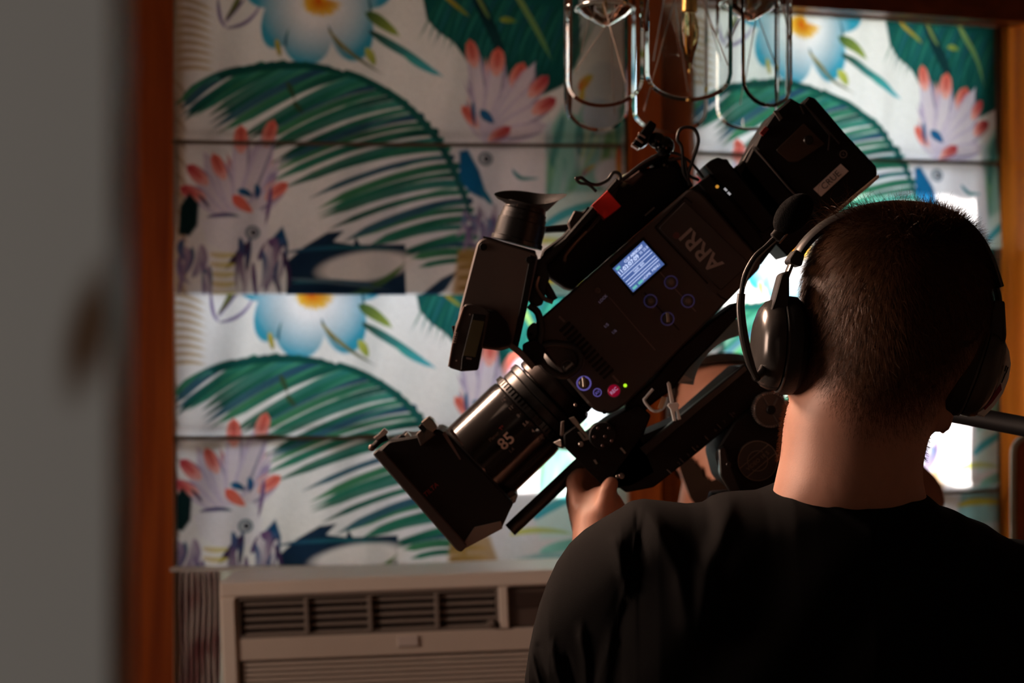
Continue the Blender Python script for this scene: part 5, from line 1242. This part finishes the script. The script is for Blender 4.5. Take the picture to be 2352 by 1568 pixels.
def strips(VV, name, m, parent):
    n, sg = VV.shape[:2]; Vh = VV.reshape(-1, 3); c = (Vh.min(0) + Vh.max(0)) / 2
    base = (np.arange(n) * sg * 2)[:, None]
    Fh = np.concatenate([np.stack([base[:, 0] + 2 * s, base[:, 0] + 2 * s + 1, base[:, 0] + 2 * s + 3, base[:, 0] + 2 * s + 2], 1) for s in range(sg - 1)])
    me = bpy.data.meshes.new(name); me.from_pydata((Vh - c).tolist(), [], Fh.tolist()); me.update(); me.materials.append(m)
    me.polygons.foreach_set('use_smooth', [True] * len(me.polygons))
    o = link(name, me, c, parent); o['kind'] = 'stuff'; return o
strips(VV, 'hair_strands', hairm, hair)
# stray longer hairs on the crown
nl = 380
a0 = RNG.uniform(0, 2 * math.pi, nl); z0 = RNG.uniform(hz(520), hz(484), nl); P0 = surf(z0, a0, 0.001); N0 = surf_n(z0, a0)
px0 = 1176 + P0[:, 0] / kh
lift = np.where(px0 < 2010, 1.0, 0.25)
ln = RNG.uniform(0.016, 0.042, nl) * (0.40 + 0.60 * lift)
d = N0 * 0.7 + np.array([-0.75, -0.15, 0.35]) * lift[:, None] + np.array([0.5, -0.1, 0.0]) * (1 - lift)[:, None] + RNG.normal(0, 0.32, (nl, 3)); d /= np.linalg.norm(d, axis=1)[:, None]
sg = 8; VV = np.zeros((nl, sg, 2, 3)); p = P0.copy(); bend = np.stack([RNG.normal(0.12, 0.10, nl), RNG.normal(0, 0.05, nl), RNG.normal(-0.22, 0.09, nl)], 1)
for s in range(sg):
    w = 0.00019 * (1 - 0.7 * s / (sg - 1)); wv = np.cross(d, [0, 1, 0.1]); wv /= np.linalg.norm(wv, axis=1)[:, None] + 1e-9
    VV[:, s, 0] = p - wv * w; VV[:, s, 1] = p + wv * w; p = p + d * (ln / (sg - 1))[:, None]; d = d + bend; d /= np.linalg.norm(d, axis=1)[:, None]
strips(VV, 'stray_hairs', hairm, hair)
# medium strands combed over the upper back of the head
nl = 5200
a0 = RNG.uniform(math.pi * 0.95, math.pi * 2.05, nl); z0 = RNG.uniform(hz(760), hz(484), nl); P0 = surf(z0, a0, 0.002); N0 = surf_n(z0, a0)
px0 = 1176 + P0[:, 0] / kh; py0 = 784 + (EYE - P0[:, 2]) / kh
dn = np.array([0, 0, -1.0]) - N0 * (N0 @ np.array([0, 0, -1.0]))[:, None]; sd = np.array([-1.0, 0, 0]) - N0 * (N0 @ np.array([-1.0, 0, 0]))[:, None]
cl = np.sin(px0 / 23.0 + py0 / 41.0) * 0.25
d = N0 * 0.30 + dn * 0.75 + sd * (0.75 * np.clip((700 - py0) / 200, 0, 1) + cl)[:, None] + RNG.normal(0, 0.16, (nl, 3)); d /= np.linalg.norm(d, axis=1)[:, None]
ln = RNG.uniform(0.010, 0.020, nl) * (0.55 + 0.45 * np.clip((720 - py0) / 200, 0, 1)); sg = 5; VV = np.zeros((nl, sg, 2, 3)); p = P0.copy()
for s in range(sg):
    w = 0.00020 * (1 - 0.75 * s / (sg - 1)); wv = np.cross(d, [0, 1, 0.1]); wv /= np.linalg.norm(wv, axis=1)[:, None] + 1e-9
    VV[:, s, 0] = p - wv * w; VV[:, s, 1] = p + wv * w; p = p + d * (ln / (sg - 1))[:, None]; d = d - N0 * 0.12 + dn * 0.1; d /= np.linalg.norm(d, axis=1)[:, None]
strips(VV, 'combed_hair', hairm, hair)
# fine stubble on the side of the jaw
nb = 1500; zb = RNG.uniform(hz(1060), hz(900), nb); ab = np.where(RNG.uniform(0, 1, nb) < 0.5, RNG.uniform(math.pi * 0.80, math.pi * 1.01, nb), RNG.uniform(-0.02 * math.pi, 0.18 * math.pi, nb))
Pb = surf(zb, ab, 0.0005); Nb = surf_n(zb, ab); d = Nb + RNG.normal(0, 0.5, (nb, 3)) + [0, 0, -0.6]; d /= np.linalg.norm(d, axis=1)[:, None]
VV = np.zeros((nb, 2, 2, 3)); wv = np.cross(d, [0, 1, 0.1]); wv /= np.linalg.norm(wv, axis=1)[:, None]
VV[:, 0, 0] = Pb - wv * .00014; VV[:, 0, 1] = Pb + wv * .00014; VV[:, 1, 0] = Pb + d * .0042 - wv * .00005; VV[:, 1, 1] = Pb + d * .0042 + wv * .00005
strips(VV, 'beard_stubble', hairm, hair)

# ---- headset with boom microphone
HS = 1.955; k2 = HS / F
hs = thing('headset', 'black over-ear headset with raised boom microphone on the operator', 'headset', W(2060, 480, HS))
plast = mat('headset_plastic', (0.022, 0.020, 0.019), 0.38); plg = mat('headset_gloss', (0.05, 0.047, 0.045), 0.22); padm = mat('ear_pad_leather', (0.006, 0.006, 0.006), 0.6, bump=0.2, bscale=500)
bandp = [(1824, 604), (1840, 572), (1868, 540), (1908, 511), (1968, 487), (2048, 473), (2128, 478), (2190, 500), (2238, 541), (2270, 598), (2291, 660)]
obj('headband', tube(spline([W(a, b, HS) for a, b in bandp], 70), 0.0046, 12, flat=3.4), plast, hs)
obj('slider_cap', prism(fillet([(1806, 598), (1822, 574), (1842, 588), (1834, 614), (1808, 606)], 5), HS - 0.02, HS + 0.016, 2, HS), plast, hs)
obj('slider', tube(spline([W(1818, 604, HS), W(1804, 640, HS), W(1790, 680, HS)], 14), 0.0026, 10, flat=3.2), plg, hs)
obj('yoke', prism(fillet([(1788, 630), (1806, 622), (1806, 690), (1800, 745), (1764, 752), (1762, 716), (1772, 690)], 7), HS - 0.022, HS + 0.014, 3, HS), plast, hs)
obj('slider', tube(spline([W(2286, 656, HS), W(2293, 690, HS), W(2294, 740, HS)], 14), 0.0026, 10, flat=3.2), plast, hs)
obj('yoke', prism(fillet([(2272, 690), (2298, 692), (2302, 770), (2296, 800), (2262, 760)], 6), HS - 0.018, HS + 0.014, 3, HS), plast, hs)
def cup(center, outward, name_l):
    d = np.array((outward[0], 0, -outward[1])); d /= np.linalg.norm(d)
    d = d + np.array((0, -0.10, 0)); c = np.array(tuple(W(center[0], center[1], HS)))
    shell = obj('ear_cup', revolve(c, d, [(0, 100 * k2), (4 * k2, 106 * k2), (18 * k2, 105 * k2), (34 * k2, 98 * k2), (46 * k2, 84 * k2), (54 * k2, 62 * k2), (57 * k2, 30 * k2), (58 * k2, 1 * k2)], 48), plg, hs, 40)
    obj('ear_pad', revolve(c, -d, [(-2 * k2, 92 * k2), (2 * k2, 108 * k2), (14 * k2, 114 * k2), (34 * k2, 113 * k2), (46 * k2, 102 * k2), (48 * k2, 70 * k2)], 48), padm, shell)
    obj('pad_piping', revolve(c, -d, [(-1 * k2, 106 * k2), (1 * k2, 110 * k2), (4 * k2, 110 * k2), (6 * k2, 106 * k2)], 48, closed=False), mat('piping_grey', (0.06, 0.058, 0.055), 0.5), shell)
    return shell
cupl = cup((1788, 792), (-0.994, -0.06), 'l'); cupr = cup((2238, 852), (0.945, 0.33), 'r')
lab = obj('white_label', prism([(2300, 782), (2310, 806), (2314, 836), (2309, 868), (2296, 902), (2274, 934), (2252, 956), (2238, 948), (2258, 918), (2278, 882), (2290, 846), (2295, 812)], HS - 0.014, HS + 0.008, 1, HS), mat('label_white', (0.88, 0.84, 0.82), 0.6), cupr)
obj('red_label', prism([(2290, 880), (2292, 894), (2270, 924), (2254, 940), (2250, 936), (2268, 910)], HS - 0.0155, HS - 0.012, 0, HS), mat('label_red', (0.30, 0.03, 0.06), 0.6), cupr)
for a, b in (((2303, 839), (2299, 852)), ((2307, 842), (2302, 856)), ((2301, 856), (2296, 868)), ((2298, 864), (2292, 878))):
    a = np.array(a, float); b = np.array(b, float); s = np.array((1.0, 0.3)); obj('label_mark', prism([a - s, a + s, b + s, b - s], HS - 0.0155, HS - 0.013, 0, HS), mat('label_black', (0.01, 0.01, 0.01), 0.6), lab)
HM = HS - 0.035
boom = obj('boom_arm', tube(spline([W(1738, 870, HM), W(1722, 830, HM), (W(1708, 770, HM)), W(1701, 710, HM), W(1703, 674, HM)], 36), [0.0022, 0.0036, 0.0038, 0.0036, 0.0032], 14), plg, hs)
obj('boom_hub', tube(spline([W(1736, 866, HM), W(1752, 850, HM + 0.012), W(1770, 820, HM + 0.02)], 16), 0.004, 12), plast, boom)
goose = obj('gooseneck', tube(spline([W(1703, 674, HM), W(1712, 630, HM), W(1734, 590, HM), W(1758, 568, HM), W(1784, 542, HM)], 60), 0.0021, 10), cabl, hs)
obj('gooseneck_wire', tube(spline([W(1710, 660, HM - 0.002), W(1724, 622, HM - 0.002), W(1748, 586, HM - 0.002), W(1782, 554, HM - 0.002)], 40), 0.0006, 6), mat('wire_pale', (0.25, 0.21, 0.19), 0.4, 0.5), goose)
mic = obj('microphone', revolve(W(1778, 548, HM), W(1812, 510, HM) - W(1778, 548, HM), [(0, 0.0035), (0.001, 0.0046), (0.014, 0.0046), (0.0155, 0.004)], 20), plast, hs)
obj('foam_windscreen', baked(ellipsoid(W(1822, 492, HM), 0.0125, 0.0125, 0.0195, 36, 26, Matrix.Rotation(math.radians(42), 4, 'Y')), []), mat('black_foam', (0.006, 0.006, 0.006), 0.95, spec=0.1, bump=0.8, bscale=900), mic)
obj('pale_clip', prism([(1788, 558), (1806, 536), (1809, 538), (1791, 560)], HM - 0.004, HM - 0.001, 0, HM), mat('clip_copper', (0.40, 0.22, 0.15), 0.4, 0.4), mic)

# ---- second man, facing us behind the camera
def face_head(c, pitch, yaw, S=1.0):
    """head with brow, eye sockets, nose, lips and chin; local +y looks out of the face"""
    za = np.linspace(0, 1, 60); n = 72; V = []
    a_t = [(0, .026), (.05, .042), (.13, .055), (.28, .065), (.45, .072), (.6, .075), (.75, .073), (.87, .060), (.95, .038), (1, .002)]
    f_t = [(0, .080), (.05, .090), (.10, .091), (.16, .088), (.22, .091), (.30, .088), (.42, .084), (.52, .088), (.58, .094), (.68, .092), (.82, .076), (.92, .048), (1, .002)]
    b_t = [(0, .01), (.12, .035), (.3, .075), (.5, .095), (.7, .1), (.85, .082), (.95, .048), (1, .002)]
    I = lambda t, z: np.interp(z, [q[0] for q in t], [q[1] for q in t])
    for z in za:
        for an in np.linspace(0, 2 * math.pi, n, endpoint=False):
            x = I(a_t, z) * math.cos(an); fy = I(f_t, z) if math.sin(an) > 0 else I(b_t, z)
            s = math.sin(an); y = fy * math.copysign(abs(s) ** 0.85, s)
            if s > 0:
                y += 0.024 * math.exp(-(x / 0.0105) ** 2) * math.exp(-((z - .345) / .06) ** 2) + 0.012 * math.exp(-(x / 0.008) ** 2) * math.exp(-((z - .45) / .08) ** 2)
                y -= 0.013 * (math.exp(-((abs(x) - .031) / .014) ** 2) * math.exp(-((z - .50) / .035) ** 2))
                y += 0.004 * math.exp(-((abs(x) - .030) / .02) ** 2) * math.exp(-((z - .565) / .025) ** 2)
                y += 0.005 * math.exp(-(x / .022) ** 2) * (math.exp(-((z - .205) / .016) ** 2) + math.exp(-((z - .165) / .016) ** 2)) - 0.004 * math.exp(-(x / .024) ** 2) * math.exp(-((z - .185) / .006) ** 2)
            V.append((x * S, y * S, (z - .5) * .235 * S))
    Fs = []
    for q in range(59):
        for i in range(n):
            j = (i + 1) % n; Fs.append((q * n + i, q * n + j, (q + 1) * n + j, (q + 1) * n + i))
    Fs.append(tuple(range(n - 1, -1, -1))); Fs.append(tuple(range(59 * n, 60 * n)))
    M = Matrix.Translation(c) @ Matrix.Rotation(math.pi + yaw, 4, 'Z') @ Matrix.Rotation(pitch, 4, 'X')
    return M, np.array(V), Fs
def tf(M, V): A = np.array(M); return np.asarray(V) @ A[:3, :3].T + A[:3, 3]
PY2 = 3.14
hc = Vector(tuple(W(1672, 1008, PY2)))
M2, hv, hf = face_head(hc, math.radians(25), math.radians(4), 0.96)
pr2 = [(tf(M2, hv), hf)]
for sx in (-1, 1): pr2.append(ellipsoid(tf(M2, [(sx * 0.074, -0.01, -0.008)])[0], 0.008, 0.017, 0.03))
nb0 = np.array(tuple(W(1660, 1250, PY2 + 0.06)))
pr2 += [capsule(nb0, np.array(tuple(hc)) + (0, 0.03, -0.05), 0.068, 0.056), ellipsoid(nb0 + (0, 0.01, -0.16), 0.175, 0.10, 0.17), ellipsoid(nb0 + (0, 0.01, -0.38), 0.15, 0.095, 0.2)]
shl2, shr2 = nb0 + (-0.175, 0, -0.075), nb0 + (0.19, -0.01, -0.04)
pr2 += [capsule(nb0 + (-0.03, 0.0, -0.02), shl2, 0.055, 0.056), capsule(nb0 + (0.03, 0.0, -0.02), shr2, 0.055, 0.058)]
el2, wr2 = shl2 + (-0.02, -0.03, -0.28), shl2 + (0.06, -0.10, -0.50)
pr2 += [capsule(shl2, el2, 0.052, 0.04), capsule(el2, wr2, 0.04, 0.026), ellipsoid(wr2 + (0.01, -0.01, -0.05), 0.02, 0.036, 0.05)]
for i in range(4): pr2 += finger(wr2 + (0.012, -0.03 + 0.017 * i, -0.085), [(0, 0, -0.035), (0.004, 0, -0.025), (0.006, 0, -0.016)], 0.0085)
pr2 += finger(wr2 + (0.014, -0.035, -0.04), [(0.006, -0.02, -0.025), (0.004, -0.01, -0.025)], 0.0095)
# other arm lifted, elbow out beside the operator's neck
er2 = np.array(tuple(W(2086, 1150, 2.98))); wr2b = np.array(tuple(W(1930, 960, 2.84)))
pr2 += [capsule(shr2, er2, 0.054, 0.045), capsule(er2, wr2b, 0.045, 0.028), ellipsoid(wr2b + (-0.02, -0.01, 0.03), 0.03, 0.022, 0.04)]
for i in range(4): pr2 += finger(wr2b + (-0.035 + 0.016 * i, -0.01, 0.06), [(-0.004, -0.006, 0.03), (-0.002, -0.014, 0.02), (0, -0.016, 0.004)], 0.0085)
pr2 += finger(wr2b + (0.006, -0.02, 0.035), [(0.012, -0.012, 0.02), (0.002, -0.01, 0.022)], 0.0098)
pr2 += legs(nb0[0], nb0[1] + 0.01, 0.86, 0.145, 0.082)
g2 = baked(join(*pr2), [('REMESH', dict(mode='VOXEL', voxel_size=0.0045)), ('SMOOTH', dict(factor=0.5, iterations=1))])
man = thing('person', 'bearded bare-shouldered man half hidden behind the tripod head', 'person', (nb0[0], nb0[1], 0))
obj('skin', g2, skin2, man, 180)
g = baked(join(*[(np.asarray(v), f) for v, f in legs(nb0[0], nb0[1] + 0.01, 0.86, 0.153, 0.095)]), [('REMESH', dict(mode='VOXEL', voxel_size=0.008)), ('SMOOTH', dict(factor=0.5, iterations=3))])
obj('trousers', g, denim, man, 180)
for sx in (-1, 1):
    ec = tf(M2, [(sx * 0.030, 0.0735, 0.000)])[0]
    e_ = obj('eye', ellipsoid(ec, 0.0115, 0.0115, 0.0115, 18, 12), mat('eye_white', (0.6, 0.55, 0.5), 0.2), man)
    dv = tf(M2, [(sx * 0.030, 0.1, -0.001)])[0] - ec; dv /= np.linalg.norm(dv)
    obj('iris', ellipsoid(ec + dv * 0.0082, 0.0045, 0.0045, 0.0045, 14, 10), mat('iris_brown', (0.03, 0.015, 0.008), 0.15), e_)
    ebp = [tf(M2, [(sx * x, y, z)])[0] for x, y, z in ((0.013, 0.089, 0.016), (0.024, 0.089, 0.020), (0.036, 0.083, 0.021), (0.050, 0.070, 0.015))]
    obj('eyebrow', tube(spline(ebp, 16), [0.0028, 0.0036, 0.0034, 0.0016], 8), beardm, man)
# short hair cap and full beard, grown off the head surface
def shellpart(cond, grow, name, m):
    V2 = hv.copy(); z = V2[:, 2] / (.235 * .96) + .5
    cen = np.array([0, 0, 0.0]); n_ = V2 - np.array([[0, 0, 0]]) * 1.0; rad = np.linalg.norm(V2 * [1, 1, .6], axis=1, keepdims=True)
    Vg = V2 + V2 * [1, 1, 0.8] / rad * grow
    ok = cond(V2[:, 0], V2[:, 1], z)
    fs = [f for f in hf if all(ok[i] for i in f)]
    us = sorted({i for f in fs for i in f}); r = {o: n for n, o in enumerate(us)}; k = len(us)
    outer = [tuple(r[i] for i in f) for f in fs]
    V3 = np.vstack([Vg[us], V2[us] * 0.97])
    return obj(name, (tf(M2, V3), outer + [tuple(k + i for i in reversed(f)) for f in outer]), m, man, 180)
shellpart(lambda x, y, z: (z > .80) | ((y < 0.035) & (z > .52)) | ((y < 0.0) & (z > .35)), 0.006, 'hair', hairb)
shellpart(lambda x, y, z: ((z < .15) & (y > 0.0)) | ((z < .15 + .28 * np.maximum(0, np.abs(x) - .036) / .03) & (y > 0.01) & (z < .42) & (np.abs(x) > .030)) | ((z > .222) & (z < .262) & (np.abs(x) < .034) & (y > .05)), 0.0045, 'beard', beardm)

# ------------------------------------------------------------------ glass chandelier
glass = mat('clear_glass', (0.93, 0.97, 0.95), 0.0, spec=0.5, trans=1.0, var=0.0, ior=1.45)
chx, chy = W(1560, 0, 2.78).x, 2.78
ch = thing('chandelier', 'brass chandelier hung with clear rounded glass panels around a flame bulb', 'chandelier', (chx, chy, 1.876))
brassm = mat('aged_brass', (0.45, 0.28, 0.09), 0.28, 1.0); wirem = mat('thin_wire', (0.42, 0.34, 0.30), 0.35, 0.7)
def panel(px, Y, yaw, w=0.0935, zb=1.876, ztp=2.17, th=0.0028):
    c = W(px, 0, Y); r = w / 2; out = [(-r, ztp), (r, ztp)]
    shoulder = 0.030
    out += [(r, zb + shoulder)] + [(r * math.cos(t) * 0.98, zb + shoulder * 0.9 - shoulder * 0.9 * math.sin(t)) for t in np.linspace(0.12, math.pi - 0.12, 18)] + [(-r, zb + shoulder)]
    out = np.array(out); ins = inset(out, 0.0042)
    rings = [(ins, -th / 2), (out, -th * 0.10), (out, th * 0.10), (ins, th / 2)]
    ca, sa = math.cos(yaw), math.sin(yaw); V = []
    for pts_, d in rings: V += [(c.x + x * ca - d * sa, Y + x * sa + d * ca, z) for x, z in pts_]
    n = len(out); Fs = [tuple(range(n - 1, -1, -1)), tuple(range(3 * n, 4 * n))]
    for q in range(3):
        for i in range(n): j = (i + 1) % n; Fs.append((q * n + i, q * n + j, (q + 1) * n + j, (q + 1) * n + i))
    return obj('glass_panel', (np.array(V), Fs), glass, ch, 5)
R_ = math.radians
plist = [(1389, 2.645, R_(-27)), (1582, 2.58, R_(2)), (1762, 2.645, R_(48)), (1305, 2.78, R_(84)), (1782, 2.70, R_(82)), (1372, 2.95, R_(34)), (1539, 2.98, R_(3)), (1727, 2.94, R_(-26))]
for px, Y, a in plist: panel(px, Y, a)
ra = np.linspace(0, 2 * math.pi, 60)
obj('frame_ring', tube([(chx + 0.20 * math.cos(t) * 0.78, chy + 0.20 * math.sin(t), 2.165) for t in ra], 0.005, 10), brassm, ch)
hub = obj('hub', revolve((chx, chy, 2.22), (0, 0, -1), [(0, 0.012), (0.02, 0.03), (0.05, 0.034), (0.08, 0.02), (0.10, 0.012)], 24), brassm, ch)
obj('stem', tube([(chx, chy, 2.20), (chx, chy, 2.35), (chx, chy, CEIL)], 0.006, 10), brassm, ch); obj('canopy', revolve((chx, chy, CEIL), (0, 0, -1), [(0, 0.06), (0.012, 0.055), (0.03, 0.02)], 24), brassm, ch)
for px, Y, a in plist:
    p_ = W(px, 0, Y); top_ = Vector((p_.x, Y, 2.165))
    obj('frame_spoke', tube([(chx, chy, 2.19), top_], 0.003, 8), brassm, ch)
# bracing wires strung across the ring
wires = [((1560, -40, 2.78), (1479, 256, 2.62)), ((1546, -20, 2.78), (1580, 210, 2.90)), ((1600, -30, 2.75), (1672, 150, 2.62)), ((1445, -20, 2.70), (1322, 165, 2.70)), ((1380, -20, 2.72), (1438, 190, 2.66)), ((1370, -20, 2.85), (1335, 120, 2.66)), ((1400, -10, 2.8), (1412, 262, 2.95)), ((1735, -30, 2.76), (1668, 110, 2.64)), ((1745, -20, 2.72), (1700, 240, 2.9)), ((1786, -30, 2.72), (1812, 90, 2.68)), ((1740, 40, 2.72), (1790, 180, 2.9)), ((1610, -30, 2.8), (1655, 140, 2.95)), ((1530, -30, 2.72), (1500, 140, 2.9)), ((1590, 150, 2.8), (1620, 200, 2.95))]
for a, b in wires: obj('bracing_wire', tube([W(*a), W(*b)], 0.0007, 6), wirem, ch)
# candle sleeves, flame bulbs
def candle(px, pyb, Y, amber):
    p_ = W(px, 0, Y); zb_ = EYE - (pyb - 784) / F * Y
    m_ = mat('amber_glass', (1.0, 0.70, 0.34), 0.02, trans=1.0, var=0.02, ior=1.35) if amber else glass
    h = 0.066
    prof = [(0.0, 0.0012), (0.006, 0.0024), (0.016, 0.0055), (0.030, 0.0098), (0.042, 0.0112), (0.054, 0.0098), (h, 0.0060)]
    b = obj('flame_bulb', revolve((p_.x, Y, zb_), (0, 0, 1), prof, 28), m_, ch, 60)
    obj('filament', tube(spline([(p_.x - 0.003, Y, zb_ + 0.05), (p_.x - 0.002, Y, zb_ + 0.02), (p_.x + 0.002, Y, zb_ + 0.02), (p_.x + 0.003, Y, zb_ + 0.05)], 16), 0.0007, 6), brassm, b)
    obj('bulb_socket', revolve((p_.x, Y, zb_ + h - 0.002), (0, 0, 1), [(0, 0.0075), (0.002, 0.009), (0.02, 0.009), (0.03, 0.012), (0.034, 0.006), (0.06, 0.004)], 22), brassm, b)
    obj('bulb_tip', ellipsoid((p_.x, Y, zb_ - 0.001), 0.0014, 0.0014, 0.003, 10, 8), brassm, b)
candle(1583, 162, 2.70, True)
for px, py, Y in ((1390, 48, 2.74), (1720, 36, 2.74)):
    p_ = W(px, 0, Y); z_ = EYE - (py - 784) / F * Y
    obj('glass_dish', revolve((p_.x, Y, z_), (0, 0.15, 1), [(-0.006, 0.004), (0.0, 0.014), (0.006, 0.024), (0.013, 0.031), (0.014, 0.0335), (0.0125, 0.031), (0.007, 0.022), (0.002, 0.012), (-0.003, 0.003)], 36), glass, ch, 60)
    obj('dish_rim', tube([(p_.x + 0.0336 * math.cos(t), Y + 0.0336 * math.sin(t), z_ + 0.0135 - 0.15 * 0.0336 * math.sin(t)) for t in ra], 0.0010, 6), mat('rim_silver', (0.75, 0.73, 0.72), 0.15, 0.9), ch)
    obj('dish_arm', tube([(p_.x, Y, z_), (p_.x, Y, z_ + 0.1), (chx, chy, 2.18)], 0.003, 8), brassm, ch)

# ------------------------------------------------------------------ lamp housings out of view, key one assumed, soft and hall ones added as fill
def unseen_lamp(key, label, depth=0.05):
    P_, A2, size = LAMPS[key]; hs_ = size / 2 + 0.02
    fz = (A2 - P_).normalized(); fx = fz.cross(Vector((0, 0, 1))).normalized(); fy = fx.cross(fz)
    root = thing('unseen_lamp', label, 'lamp', (P_.x, P_.y, 0))
    def lbox(c, a_, b_, d_):
        c = np.array(tuple(c)); ax_ = [np.array(tuple(fx)), np.array(tuple(fy)), np.array(tuple(fz))]
        return np.array([c + ax_[0] * a * a_ + ax_[1] * b * b_ + ax_[2] * d * d_ for d in (-1, 1) for b in (-1, 1) for a in (-1, 1)]), [(0, 1, 3, 2), (4, 6, 7, 5), (0, 4, 5, 1), (2, 3, 7, 6), (0, 2, 6, 4), (1, 5, 7, 3)]
    obj('housing', lbox(P_ - fz * (depth + 0.01), hs_, hs_, depth), blk, root)
    for sgn, axv in ((1, fx), (-1, fx), (1, fy), (-1, fy)):
        obj('barn_door', lbox(P_ + axv * sgn * (hs_ + 0.005) + fz * 0.02, hs_ if axv is fy else 0.004, 0.004 if axv is fy else hs_, 0.05), blk, root)
    b0 = P_ - fz * (depth * 2 + 0.03)
    obj('stand_pole', tube([(b0.x, b0.y, 0.25), (b0.x, b0.y, P_.z * 0.6), (b0.x, b0.y, P_.z)], 0.012, 12), blk2, root)
    obj('yoke', tube([(b0.x, b0.y, P_.z), tuple(P_ - fz * depth)], 0.01, 10), blk2, root)
    for i in range(3):
        a = math.radians(20 + 120 * i); obj('stand_leg', tube([(b0.x, b0.y, 0.5), (b0.x + 0.30 * math.cos(a), b0.y + 0.30 * math.sin(a), 0.011)], 0.010, 10), blk2, root)
unseen_lamp('key', 'unseen small square key lamp assumed on a tall stand in the back corner')  # unseen lamp assumed here to give the lens streak and the neck light
unseen_lamp('soft', 'unseen soft fill lamp added on a stand by the side wall')
hp = LAMPS['hall'][0]
wl = thing('hall_fill_lamp', 'unseen fill lamp added on the hall wall to light the door', 'lamp', (hp.x - 0.15, hp.y, hp.z))
obj('fill_lamp_backplate', box(xl, xl + 0.02, hp.y - 0.1, hp.y + 0.1, hp.z - 0.1, hp.z + 0.1), brassm, wl); obj('fill_lamp_bracket', tube([(xl + 0.01, hp.y, hp.z), (hp.x - 0.03, hp.y - 0.02, hp.z)], 0.012, 10), brassm, wl)
